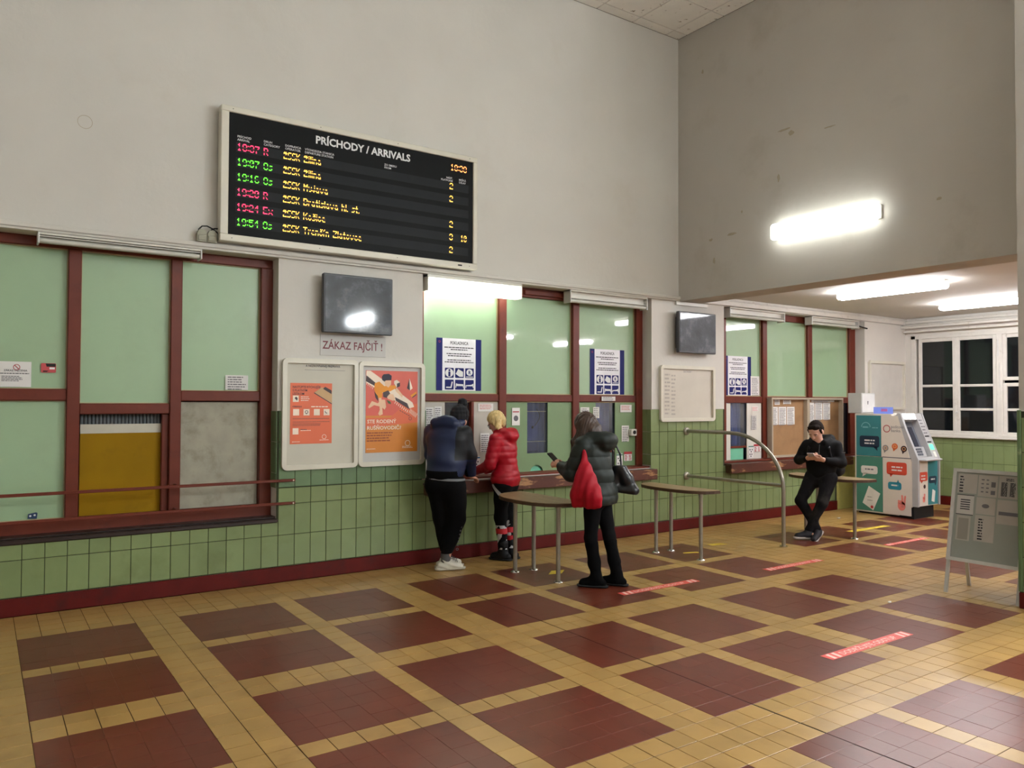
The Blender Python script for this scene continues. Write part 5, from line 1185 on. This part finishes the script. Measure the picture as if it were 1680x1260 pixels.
s.cap((-.11, .01, 1.31), (.12, .02, 1.32), .088, .088, .05); s.chain([J['shl'], J['ell'], (-.13, .32, .965)], [.08, .068, .05], .025); s.chain([(.175, .03, 1.35), (.205, .08, 1.13), (.165, .20, .945)], [.082, .07, .052], .025)
for a, b_, r_ in (((-.10, -.05, 1.44), (.08, -.04, 1.45), .058), ((-.10, .02, 1.45), (-.04, .12, 1.44), .045), ((.09, .02, 1.45), (.11, .10, 1.45), .04)): s.cap(a, b_, r_, r_, .035)
s.ell((.02, -.05, 1.485), (.085, .055, .05), None, .04); s.cap((-.05, -.07, 1.46), (.10, -.07, 1.45), .030, .030, .03)
s.cut((0, 0, .895), (0, .05, -1)); wa_, wb_ = wrink(.009, 11, 3), wrink(.004, 30, 4); s.disp = lambda X, Y, Z: wa_(X, Y, Z)+wb_(X+Z*.6, Y, Z)
def mf(c): 
    arm = (c[:,0] > .135+.25*np.clip(1.12-c[:,2], 0, .1)) & (c[:,2] < 1.47)
    return np.where((c[:,2] < .985) & ~arm, 1, np.where(arm & (c[:,2] > 1.09) & (c[:,2] < 1.42), 2, 0))
sdf_obj('jacket', s, .008, [M_nv, M_bk, M_bk2], p1, xf, 1, mf)
s = SDF(.03); s.cap((-.06, -.04, .92), (.06, -.04, .92), .142, .142); s.cut((0, 0, .905), (0, .05, 1)); s.cut((0, 0, .88), (0, 0, -1)); sdf_obj('grey_hem', s, .008, mat('grey_knit', (120, 122, 126), .8), p1, xf)
s = SDF(.04); s.cap((-.06, -.05, .86), (.06, -.05, .86), .14, .14, .05); s.cap((-.085, -.03, .80), (-.075, .045, .50), .115, .088); s.cap((.095, -.03, .80), (.085, .03, .50), .118, .094); s.cap((-.075, .045, .50), (-.05, .07, .15), .088, .05); s.cap((.085, .03, .50), (.0, -.03, .15), .094, .056)
s.cut((0, 0, .93), (0, 0, 1)); s.cut((0, 0, .165), (0, 0, -1)); s.disp = wrink(.009, 13, 5); tr = sdf_obj('joggers', s, .008, M_bk, p1, xf, 1)
M = np.array(xf)
def wpt(xf, p): q = np.array(xf); return tuple(q[:3,:3]@np.array(p, float)+q[:3,3])
for k in range(9):
    z = .50-.036*k; t = (.5-z)/.35; c = wpt(xf, (.165-.055*t, .0-.03*t, z)); m = MB(); r0 = .011
    fr_ = Frame(c, (.87, -.5, 0), (0.12, 0, 1)); ring(fr_, 0, 0, .013 if k in (0, 8) else .008, .004, .0, .002, m, n=8); m.build('leg_print', M_ink, tr)
for nm, an, te in (('left', J['anl'], J['toel']), ('right', J['anr'], J['toer'])):
    s, hl, t, u = add_shoe_field(an, te, ln=.275, w=.050); s.disp = lambda X, Y, Z: .004*np.sin(110*Z+60*X); M_sh = mat('white_knit_shoe', (206, 202, 188), .6, var=.08, nscale=20)
    sh = sdf_obj('shoe', s, .006, M_sh, p1, xf)
    s = SDF(.02); s.cap(hl-u*.018-t*.01, hl-u*.018+t*.21, .047, .046); s.cut(hl-u*.013, u); s.cut(hl-u*.036, -u); sdf_obj('sole', s, .006, mat('sole_white', (190, 186, 172), .5), sh, xf)
    s = SDF(.01); s.cap(np.array(an)+[0, 0, .0], np.array(an)+[0, 0, .10], .048, .042); lc = MB(); [lc.tube([wpt(xf, hl+t*(.10+.022*q)+u*(.072-.011*q)+np.cross(t, u)*(-.035)), wpt(xf, hl+t*(.108+.022*q)+u*(.085-.013*q)), wpt(xf, hl+t*(.10+.022*q)+u*(.072-.011*q)+np.cross(t, u)*.035)], .0035, n=6) for q in range(4)]; lc.build('laces', M_ink, sh)['kind'] = 'stuff'; sdf_obj('sock', s, .008, mat('grey_sock', (84, 84, 84), .9), p1, xf)
s = SDF(.02); Pm = lambda x, y, z: np.array(J['head'])+hR.T@np.array([x, y, z]); s.ell(Pm(0, -.016, .035), (.090, .108, .096), hR, .02); s.ell(Pm(0, -.03, -.01), (.084, .09, .07), hR, .02); s.cap(Pm(0, -.02, .155), Pm(0, -.02, .16), .048, .048, .008)
s.cut(Pm(0, .06, -.012), hR.T@np.array([0, .45, -1.])); s.disp = lambda X, Y, Z: .0022*np.sin(160*Z)+.003*np.sin(120*X)*np.sin(130*Y); sdf_obj('bobble_hat', s, .006, mat('black_wool', (22, 22, 26), .95, var=.2), p1, xf)
# black pouch at his hip
po = empty('waist_pouch', wpt(xf, (-.20, .10, .80)), 'black pouch hanging at the left hip of the man in the bobble hat', 'bag')
s = SDF(.03); s.cap((-.19, .02, .83), (-.16, .10, .83), .045, .045); s.cap((-.19, .02, .88), (-.16, .10, .88), .045, .045); sdf_obj('pouch_body', s, .007, M_bk2, po, xf); s = SDF(.01); s.cap((-.19, .02, .9), (-.15, .1, .9), .048, .048); s.cut((0, 0, .905), (0, 0, -1)); sdf_obj('flap', s, .007, M_bk, po, xf)

# ================= blonde woman in red jacket
pos = (4.36, -.30, 0); xf = frame_xf(pos, (-.428, .888))
p2 = empty('person', pos, 'blonde person with ponytail and glasses in a red hooded jacket, writing at the counter', 'person')
J = dict(pelvis=(0, 0, .80), chest=(0, .03, 1.14), neck=(0, .05, 1.32), head=(0, .125, 1.445), shl=(-.155, .03, 1.265), shr=(.155, .04, 1.265), ell=(-.205, .07, 1.01), elr=(.20, .10, 1.01), wrl=(-.115, .30, .92), wrr=(.06, .30, .91),
         hipl=(-.085, 0, .80), hipr=(.085, 0, .80), knl=(-.07, .02, .44), knr=(.07, .0, .44), anl=(-.065, -.01, .09), anr=(.075, -.03, .09), toel=(-.05, 1), toer=(.1, 1))
hR = head_R((-.1, .85, -.5), UPV)
hands = {'l': ((.15, .95, -.2), (-.3, 0, 1), 1, .8, .5, .92), 'r': ((.1, .9, -.15), (.2, 0, 1), -1, .6, .4, .92)}
s, P = body_core(J, hands, hsc=.95, headR=hR, belly=.088, leg_r=(.07, .048, .034), arm_r=(.038, .03, .022), shoulder_r=.042); sdf_obj('body', s, .0055, M_skin2, p2, xf); eyes(p2, xf, P, None)
M_red = mat('red_nylon', (164, 8, 30), .45, spec=.35, var=.12, nscale=5)
s = SDF(.035); s.cap((-.045, .0, .86), (.045, .0, .86), .135, .135, .04); s.chain([(0, 0, .86), (0, .0, 1.0), (0, .02, 1.15), (0, .03, 1.26)], [.135, .115, .13, .10]); s.cap((-.06, .02, 1.12), (-.08, .03, 1.24), .10, .095, .04); s.cap((.06, .02, 1.12), (.08, .03, 1.24), .10, .095, .04)
s.chain([J['shl'], J['ell'], (-.12, .285, .925)], [.074, .062, .042], .022); s.chain([J['shr'], J['elr'], (.07, .285, .92)], [.074, .062, .042], .022)
s.cap((-.06, -.045, 1.325), (.06, -.045, 1.325), .062, .062, .035); s.cap((-.07, .0, 1.345), (-.045, .09, 1.33), .042, .034, .03); s.cap((.07, .0, 1.345), (.045, .09, 1.33), .042, .034, .03); s.ell((0, -.085, 1.30), (.095, .055, .06), None, .03)
s.cut((0, 0, .775), (0, 0, -1)); qf = quilt(.005, .065, .03); wf = wrink(.003, 26, 8); s.disp = lambda X, Y, Z: qf(X, Y, Z)+wf(X, Y, Z)
sdf_obj('jacket', s, .0065, M_red, p2, xf, 1)
M_leg = mat('black_legging', (10, 10, 12), .8, spec=.15); M_pw2 = mat('legging_white', (196, 196, 196), .6); M_prd = mat('legging_red', (190, 26, 40), .6)
s = SDF(.03); s.cap((-.05, 0, .80), (.05, 0, .80), .112, .112); s.chain([(-.075, 0, .78), (-.07, .02, .44), (-.065, -.01, .12)], [.094, .064, .05]); s.chain([(.075, 0, .78), (.07, 0, .44), (.075, -.03, .12)], [.094, .064, .05]); s.cut((0, 0, .84), (0, 0, 1)); s.cut((0, 0, .10), (0, 0, -1)); s.disp = lambda X, Y, Z: .003*np.sin(38*Z+4*X)
def lf_(c):
    x, y, z = c.T; n = np.sin(31*z+23*y+3)*np.sin(47*x+19*z)+.5*np.sin(61*y+37*z+x*20); r_ = np.zeros(len(c))
    r_ = np.where((n > .30) & (z < .37) & (z > .10), 1, r_); r_ = np.where((z < .34) & (z > .285), 2, r_); r_ = np.where((z > .20) & (z < .25) & (x > 0), 2, r_)
    r_ = np.where((z > .64) & (z < .80) & (np.abs(y+.02-(z-.70)*1.0) < .028) & (x < 0), 1, r_); r_ = np.where((n > .95) & (z > .36) & (z < .44), 1, r_); return r_
sdf_obj('leggings', s, .0055, [M_leg, M_pw2, M_prd], p2, xf, 1, lf_)
for an, te in ((J['anl'], J['toel']), (J['anr'], J['toer'])):
    s, hl, t, u = add_shoe_field(an, te, ln=.25, w=.047); s.cap(an, np.array(an)+[0, 0, .09], .048, .054); sh = sdf_obj('ankle_boot', s, .006, M_bk2, p2, xf)
    s = SDF(.02); s.cap(hl-u*.02-t*.01, hl-u*.02+t*.18, .044, .044); s.cut(hl-u*.016, u); s.cut(hl-u*.036, -u); sdf_obj('sole', s, .006, M_matte, sh, xf)
M_blond = mat('blonde_hair', (214, 186, 128), .5, var=.25, nscale=10, stretch=(6, 6, 1), dirt=(150, 118, 70), dscale=9, dlo=.55, dhi=.75)
hc_ = np.array(J['head']); Pm = lambda x, y, z: hc_+.95*(hR.T@np.array([x, y, z]))
s = SDF(.02); s.ell(Pm(0, -.018, .030), (.083, .098, .092), hR, .02); s.cap(Pm(0, -.07, -.02), Pm(0, -.06, -.05), .05, .04); s.cap(Pm(-.066, .005, .0), Pm(-.066, .0, -.04), .02, .018); s.cap(Pm(.066, .005, .0), Pm(.066, .0, -.04), .02, .018)
s.cut(Pm(0, .055, .03), hR.T@np.array([0, 1., -.55])); 
s.chain([Pm(-.06, -.05, -.03), Pm(-.085, -.03, -.09), Pm(-.085, .0, -.15), Pm(-.075, .02, -.19)], [.028, .030, .024, .008], .02); s.disp = lambda X, Y, Z: .0022*np.sin(210*X+90*Y)+.0012*np.sin(300*Y+60*Z); sdf_obj('hair', s, .005, M_blond, p2, xf, 0)
gl = MB()
for x in (-.031, .031):
    pts = [Vector(wpt(xf, Pm(x+.021*math.cos(a), .092-abs(.3*(x+.021*math.cos(a)))*.4, -.004+.017*math.sin(a)))) for a in [2*math.pi*i/14 for i in range(15)]]; gl.tube(pts, .0022, n=6, cap=False)
    gl.tube([wpt(xf, Pm(x*1.68, .086, 0)), wpt(xf, Pm(x*2.35, .05, .002)), wpt(xf, Pm(x*2.4, -.01, 0))], .002, n=6)
gl.tube([wpt(xf, Pm(-.01, .093, 0)), wpt(xf, Pm(.01, .093, 0))], .002, n=6); meta(gl.build('glasses', M_matte), 'dark-rimmed glasses worn by the blonde woman', 'glasses')
# papers she writes on
for k, (x, y, a, lab) in enumerate(((4.12, -.05, .2, 'white form under the hands of the blonde woman'), (4.24, -.03, -.15, 'folded white form beside the hands of the blonde woman'))):
    m = MB(); m.box(-.055, .055, -.04, .04, .850+.003*k-.024, .8525+.003*k-.024, bev=.0005); ca, sa = math.cos(a), math.sin(a); m.v = [(x+v[0]*ca-v[1]*sa, y+v[0]*sa+v[1]*ca, v[2]) for v in m.v]; meta(m.build('paper_form', M_paper), lab, 'paper')

# ================= long-haired woman in dark green coat with two bags
pos = (4.43, -1.80, 0); xf = frame_xf(pos, (-.36, .93))
p3 = empty('person', pos, 'person with long brown hair, dark green padded coat and black boots, holding a phone', 'person')
J = dict(pelvis=(0, .08, .80), chest=(0, .13, 1.14), neck=(0, .16, 1.32), head=(-.005, .21, 1.45), shl=(-.165, .13, 1.27), shr=(.165, .13, 1.27), ell=(-.205, .22, 1.02), elr=(.20, .22, 1.02), wrl=(-.11, .42, 1.08), wrr=(.02, .44, 1.07),
         hipl=(-.085, .08, .80), hipr=(.085, .08, .80), knl=(-.085, .10, .44), knr=(.085, .0, .44), anl=(-.07, .05, .09), anr=(.10, -.07, .09), toel=(-.35, 1), toer=(-.15, 1))
hR = head_R((-.05, .88, -.42), UPV)
hands = {'l': ((.25, .9, .12), (-.9, 0, .3), 1, .9, .5, .92), 'r': ((-.45, .8, .1), (.9, .3, .2), -1, .9, .5, .92)}
s, P = body_core(J, hands, hsc=.95, headR=hR, belly=.09, leg_r=(.072, .048, .034), arm_r=(.038, .03, .022), shoulder_r=.042); sdf_obj('body', s, .0055, M_skin, p3, xf); eyes(p3, xf, P, None)
M_coat = mat('dark_green_nylon', (34, 41, 38), .5, spec=.3, var=.12, nscale=5)
s = SDF(.04); s.cap((-.06, .07, .82), (.06, .07, .82), .155, .155, .05); s.chain([(0, .07, .82), (0, .09, 1.0), (0, .12, 1.15), (0, .13, 1.26)], [.155, .145, .15, .115]); s.cap((-.07, .12, 1.10), (-.09, .13, 1.25), .115, .105, .04); s.cap((.07, .12, 1.10), (.09, .13, 1.25), .115, .105, .04)
s.chain([J['shl'], J['ell'], (-.125, .38, 1.065)], [.088, .078, .052], .025); s.chain([J['shr'], J['elr'], (.05, .40, 1.06)], [.088, .078, .052], .025)
s.cap((-.07, .03, 1.33), (.07, .03, 1.33), .070, .070, .04); s.ell((0, -.03, 1.31), (.125, .075, .085), None, .03); s.cap((-.09, .09, 1.35), (-.05, .17, 1.34), .05, .04, .03); s.cap((.09, .09, 1.35), (.05, .17, 1.34), .05, .04, .03)
s.cut((0, 0, .735), (0, -.12, -1)); qf2 = quilt(.011, .115, .02); wf2 = wrink(.004, 20, 12); s.disp = lambda X, Y, Z: qf2(X, Y, Z)+wf2(X, Y, Z); sdf_obj('padded_coat', s, .007, M_coat, p3, xf, 1)
s = SDF(.03); s.cap((-.05, .07, .80), (.05, .07, .80), .11, .11); s.chain([(-.08, .08, .78), (-.085, .10, .44), (-.07, .05, .15)], [.09, .056, .042]); s.chain([(.08, .08, .78), (.085, .0, .44), (.10, -.07, .15)], [.09, .056, .042]); s.cut((0, 0, .9), (0, 0, 1)); s.cut((0, 0, .12), (0, 0, -1)); s.disp = wrink(.002, 30, 2); sdf_obj('trousers', s, .007, M_bk, p3, xf, 1)
for kn, an, te in ((J['knl'], J['anl'], J['toel']), (J['knr'], J['anr'], J['toer'])):
    kn, an = np.array(kn), np.array(an); s, hl, t, u = add_shoe_field(an, te, ln=.26, w=.047); top = an+(kn-an)*.93; s.chain([an, an+(kn-an)*.35, top], [.048, .053, .061], .03); s.cut(top-[0, 0, .004], (0, 0, 1)); s.disp = wrink(.003, 40, 4); b_ = sdf_obj('knee_boot', s, .0065, mat('black_suede', (8, 8, 9), .9, var=.1, spec=.1), p3, xf)
    s = SDF(.02); s.cap(hl-u*.02-t*.01, hl-u*.02+t*.19, .044, .044); s.cut(hl-u*.016, u); s.cut(hl-u*.036, -u); sdf_obj('sole', s, .006, M_matte, b_, xf)
M_brown = mat('brown_hair', (62, 44, 34), .42, var=.3, nscale=10, stretch=(7, 7, .8), dirt=(104, 78, 58), dscale=9, dlo=.58, dhi=.8)
hc_ = np.array(J['head']); Pm = lambda x, y, z: hc_+.95*(hR.T@np.array([x, y, z])); s = SDF(.025); s.ell(Pm(0, -.018, .028), (.086, .102, .094), hR, .02)
s.chain([Pm(-.055, -.02, 0), Pm(-.075, .0, -.10), (-.095, .22, 1.28), (-.105, .25, 1.17)], [.05, .045, .042, .016], .03); s.chain([Pm(.055, -.02, 0), Pm(.075, .0, -.10), (.085, .20, 1.28)], [.05, .042, .02], .03); s.chain([Pm(0, -.07, 0), Pm(0, -.085, -.08), (0, .07, 1.36)], [.06, .055, .04], .03)
s.chain([Pm(-.03, -.06, 0), Pm(-.05, -.07, -.09), (-.05, .09, 1.35)], [.05, .045, .03], .03); s.chain([Pm(-.062, .03, .02), Pm(-.07, .04, -.06), (-.09, .27, 1.30), (-.10, .29, 1.18)], [.03, .03, .028, .010], .02)
s.disp = lambda X, Y, Z: .0022*np.sin(190*X+120*Y)+.0014*np.sin(280*Y+40*Z); sdf_obj('hair', s, .0055, M_brown, p3, xf, 0)
ph = empty('phone', wpt(xf, (-.05, .52, 1.10)), 'black phone held in both hands by the long-haired woman', 'phone')
def slab(fr, w_, h_, t_, nm, mm, par, r=.01): poly(fr, rrect(-w_/2, w_/2, -h_/2, h_, r, 3) if 0 else rrect(-w_/2, w_/2, -h_/2, h_/2, r, 3), 0, t_).build(nm, mm, par)
fw3 = np.array(xf)[:3,:3]@nv((-.1, .35, .93)); rt3 = np.array(xf)[:3,:3]@np.array((1, 0, 0)); cph = wpt(xf, (-.055, .50, 1.125))
fph = Frame(cph, rt3, np.array(xf)[:3,:3]@nv((0, .75, .66))); slab(fph, .085, .165, .009, 'case', M_matte, ph); slab(Frame(Vector(cph)+fph.n*.0092, fph.r, fph.u), .076, .152, .0006, 'screen', mat('dark_screen', (10, 11, 14), .1), ph, .007)
M_rb = mat('red_shopping_fabric', (168, 10, 34), .55, spec=.3, var=.08, nscale=5)
rb = empty('tote_bag', wpt(xf, (-.26, .05, .74)), 'bright red cloth bag hanging from the shoulder of the long-haired woman', 'bag')
s = SDF(.05); s.chain([(-.235, .09, 1.24), (-.255, .065, 1.08), (-.27, .05, .92)], [.014, .045, .075]); s.cap((-.27, -.03, .90), (-.27, .12, .90), .06, .06, .08); s.cap((-.275, -.06, .83), (-.275, .15, .83), .055, .055, .06); s.cap((-.27, -.07, .765), (-.27, .15, .765), .035, .035, .04); s.cap((-.265, .03, 1.0), (-.27, .09, 1.0), .05, .05, .08)
s.disp = lambda X, Y, Z: .006*np.sin(42*Y+6*Z)*np.clip((1.2-Z)*2, 0, 1)+.003*np.sin(90*Y+20*Z); sdf_obj('bag_body', s, .0065, M_rb, rb, xf, 1)
s = SDF(.01); s.chain([(-.232, .095, 1.22), (-.235, .10, 1.27)], [.014, .010]); sdf_obj('strap', s, .005, M_rb, rb, xf, 1)
M_lth = mat('black_leather', (22, 24, 28), .3, var=.1, bump=.001, bscale=60)
bb_ = empty('handbag', wpt(xf, (.22, -.02, .80)), 'black leather shoulder bag behind the long-haired woman, flaring to the right', 'bag')
s = SDF(.03); s.cap((.19, -.03, 1.05), (.23, -.06, 1.05), .035, .035); s.chain([(.20, -.06, 1.06), (.24, -.10, .95), (.26, -.16, .85)], [.05, .06, .045]); s.cap((.20, .02, .86), (.24, -.17, .85), .055, .045); s.cap((.20, .02, .86), (.20, -.02, 1.05), .055, .045); s.cut((.2, -.1, .825), (.05, .12, -1)); s.cut((.2, 0, 1.08), (0, 0, 1)); sdf_obj('bag_body', s, .0065, M_lth, bb_, xf, 1)
s = SDF(.01); s.chain([(.205, -.06, 1.07), (.215, -.045, 1.18), (.20, .02, 1.32), (.15, .08, 1.36), (.13, .05, 1.33)], [.009]*5); s.chain([(.225, .04, 1.07), (.24, .04, 1.2), (.20, .08, 1.33)], [.009]*3); sdf_obj('strap', s, .0045, M_lth, bb_, xf, 1)

# ================= young man leaning on the table, facing the camera
pos = (8.36, -1.37, 0); xf = frame_xf(pos, (-.955, -.30))
p4 = empty('person', pos, 'young person in black jacket, jeans and trainers leaning on a table over a phone', 'person')
J = dict(pelvis=(0, .02, .74), chest=(0, .02, 1.05), neck=(0, .03, 1.19), head=(.045, .085, 1.315), shl=(-.17, .0, 1.13), shr=(.17, .0, 1.13), ell=(-.24, .03, .93), elr=(.265, .03, .95), wrl=(-.085, .23, .975), wrr=(.10, .22, .985),
         hipl=(-.09, .03, .73), hipr=(.10, .03, .73), knl=(-.06, .20, .44), knr=(.20, .20, .46), anl=(.08, .26, .10), anr=(.0, .20, .12), toel=(.65, .7), toer=(.25, .9))
hR = head_R((.12, .78, -.60), UPV)
hands = {'l': ((.5, .6, .18), (-.3, .8, .4), -1, .9, .3), 'r': ((-.5, .6, .15), (.3, .8, .3), 1, .9, .3)}
hands = {'l': ((.75, .35, .12), (0, .75, -.6), 1, 1.1, .5), 'r': ((-.75, .35, .12), (0, .75, -.6), -1, 1.1, .5)}
s, P = body_core(J, hands, hsc=1.1, headR=hR, belly=.095, leg_r=(.075, .05, .035)); sdf_obj('body', s, .005, M_skin2, p4, xf); eyes(p4, xf, P, None)
M_bj = mat('black_softshell', (9, 10, 12), .7, spec=.2, var=.12, nscale=6); M_jean = mat('black_denim', (22, 22, 26), .8, var=.25, nscale=5, dirt=(52, 50, 47), dscale=4, dlo=.48, dhi=.7, spec=.15)
s = SDF(.035); s.chain([(0, .02, .80), (0, .01, .95), (0, .0, 1.08)], [.135, .138, .13]); s.cap((-.06, .01, .85), (-.09, .0, 1.08), .115, .115, .05); s.cap((.06, .01, .85), (.09, .0, 1.08), .115, .115, .05); s.cap((-.11, .0, 1.11), (.11, .0, 1.11), .082, .082, .05)
s.chain([J['shl'], J['ell'], (-.115, .20, .965)], [.074, .062, .042], .025); s.chain([J['shr'], J['elr'], (.13, .19, .975)], [.074, .062, .042], .025)
s.cap((-.085, -.05, 1.215), (.085, -.05, 1.215), .055, .055, .035); s.cap((-.10, -.02, 1.22), (-.06, .08, 1.18), .045, .034, .03); s.cap((.10, -.02, 1.22), (.06, .08, 1.18), .045, .034, .03); s.cut((0, 0, .735), (0, 0, -1)); s.disp = wrink(.006, 20, 21); jk = sdf_obj('jacket', s, .0075, M_bj, p4, xf, 1)
m = MB(); m.tube([wpt(xf, p) for p in ((-.01, .115, 1.15), (-.01, .14, 1.08), (-.01, .142, .98))], .004, n=6); m.build('zip', mat('zip_grey', (90, 94, 96), .4, metal=.5), jk)
fr_ = Frame(wpt(xf, (-.262, .045, 1.06)), np.array(xf)[:3,:3]@nv((1, .6, 0)), (0, 0, 1)); m = MB(); 
for a in range(5): rct(fr_, -.03+a*.014, -.021+a*.014, -.006, .006, .0, .01, m)
m.build('sleeve_print', M_ink, jk)
s = SDF(.035); s.cap((-.06, .02, .74), (.06, .02, .74), .125, .125, .05); s.chain([J['hipl'], J['knl'], (.08, .255, .12)], [.098, .062, .046]); s.chain([J['hipr'], J['knr'], (.0, .20, .13)], [.098, .062, .046]); s.cut((0, 0, .82), (0, 0, 1)); s.disp = wrink(.005, 24, 31); sdf_obj('jeans', s, .007, M_jean, p4, xf, 1)
for an, te, tl in ((J['anl'], (.75, .65), 0), (J['anr'], (.05, .9, -.35), 1)):
    s, hl, t, u = add_shoe_field(an, te, ln=.28, w=.048); sh = sdf_obj('trainer', s, .006, mat('dark_trainer', (24, 26, 34), .6, var=.2, nscale=14), p4, xf)
    s = SDF(.02); s.cap(hl-u*.016-t*.01, hl-u*.02+t*.205, .045, .045); s.cut(hl-u*.010, u); s.cut(hl-u*.038, -u); sdf_obj('sole', s, .006, mat('trainer_sole', (196, 190, 184), .5), sh, xf)
M_dk = mat('short_dark_hair', (30, 22, 17), .8, var=.35, nscale=30, spec=.12); hc_ = np.array(J['head']); Pm = lambda x, y, z: hc_+1.1*(hR.T@np.array([x, y, z])); s = SDF(.015); s.ell(Pm(0, -.026, .028), (.086, .096, .093), hR, .02); s.cap(Pm(-.032, .040, .080), Pm(.034, .044, .078), .024, .022, .03); s.cap(Pm(-.05, .02, .07), Pm(-.03, .045, .078), .02, .02, .02); s.ell(Pm(0, -.05, -.01), (.074, .066, .06), hR, .03); s.cut(Pm(0, 0, -.040), hR.T@np.array([0, .9, -1.])); s.cap(Pm(-.071, .018, -.01), Pm(-.070, .022, .03), .011, .012); s.cap(Pm(.071, .018, -.01), Pm(.070, .022, .03), .011, .012); s.disp = lambda X, Y, Z: .0018*np.sin(260*X+90*Z)*np.sin(240*Y); sdf_obj('hair', s, .005, M_dk, p4, xf, 0)
eb = MB()
for x in (-1, 1): eb.tube([wpt(xf, Pm(x*.014, .083, .013)), wpt(xf, Pm(x*.03, .084, .018)), wpt(xf, Pm(x*.048, .074, .013))], .0035, n=6)
eb.build('eyebrows', M_dk, p4)['kind'] = 'stuff'
ph = empty('phone', wpt(xf, (.02, .31, 1.0)), 'white-backed phone held by the leaning young man', 'phone'); cph = wpt(xf, (.035, .285, 1.015)); R3 = np.array(xf)[:3,:3]
fph = Frame(cph, R3@nv((1, .1, 0)), R3@nv((0, .8, .45))); slab(fph, .075, .15, .008, 'case', mat('phone_white', (200, 200, 204), .3), ph); slab(Frame(Vector(cph)+fph.n*.0082, fph.r, fph.u), .068, .14, .0006, 'screen', mat('lit_phone_screen', (120, 130, 150), .1, emit=(.6, .7, .9), estr=.4), ph, .006)
bp = empty('backpack', wpt(xf, (-.10, -.22, .85)), 'black backpack on the back of the leaning young man', 'bag')
s = SDF(.05); s.cap((-.12, -.18, .84), (.08, -.18, .84), .09, .09); s.cap((-.12, -.17, 1.04), (.08, -.17, 1.04), .085, .085); s.cap((-.16, -.14, .84), (-.15, -.13, 1.0), .08, .07); s.disp = wrink(.004, 20, 6); sdf_obj('pack_body', s, .008, M_bk2, bp, xf, 1)
s = SDF(.02); s.chain([(-.10, -.10, 1.20), (-.115, .02, 1.215), (-.12, .115, 1.10), (-.15, .10, .95), (-.17, -.05, .86)], [.016]*5); s.chain([(.10, -.10, 1.20), (.115, .02, 1.215), (.12, .115, 1.10), (.15, .10, .95), (.17, -.05, .86)], [.016]*5); sdf_obj('straps', s, .006, M_bk2, bp, xf, 1)['kind'] = 'stuff'

# fine print and other details too small to pick apart are joined parts
STUFF = ('print', 'lettering', 'lit_text', 'lit_text_faint', 'lit_clock', 'lit_clock_faint', 'title_text', 'heading_text', 'heading', 'small_print', 'icon_marks', 'icons', 'bubble_text', 'screws', 'instruction_print', 'keypad', 'bank_lettering', 'blue_fields',
         'pictograms', 'pictogram_shapes', 'pictogram_marks', 'track_sleepers', 'dotted_track', 'card_lines', 'hand_lines', 'top_lug', 'putty_bead', 'curtain', 'sleeve_print', 'arch_logo', 'white_dots', 'black_marks', 'window_catch', 'card_slot', 'microphone', 'lock', 'board_print')
for o in list(bpy.data.objects):
    if o.type == 'MESH' and o.parent is not None and o.name.split('.')[0] in STUFF: o['kind'] = 'stuff'
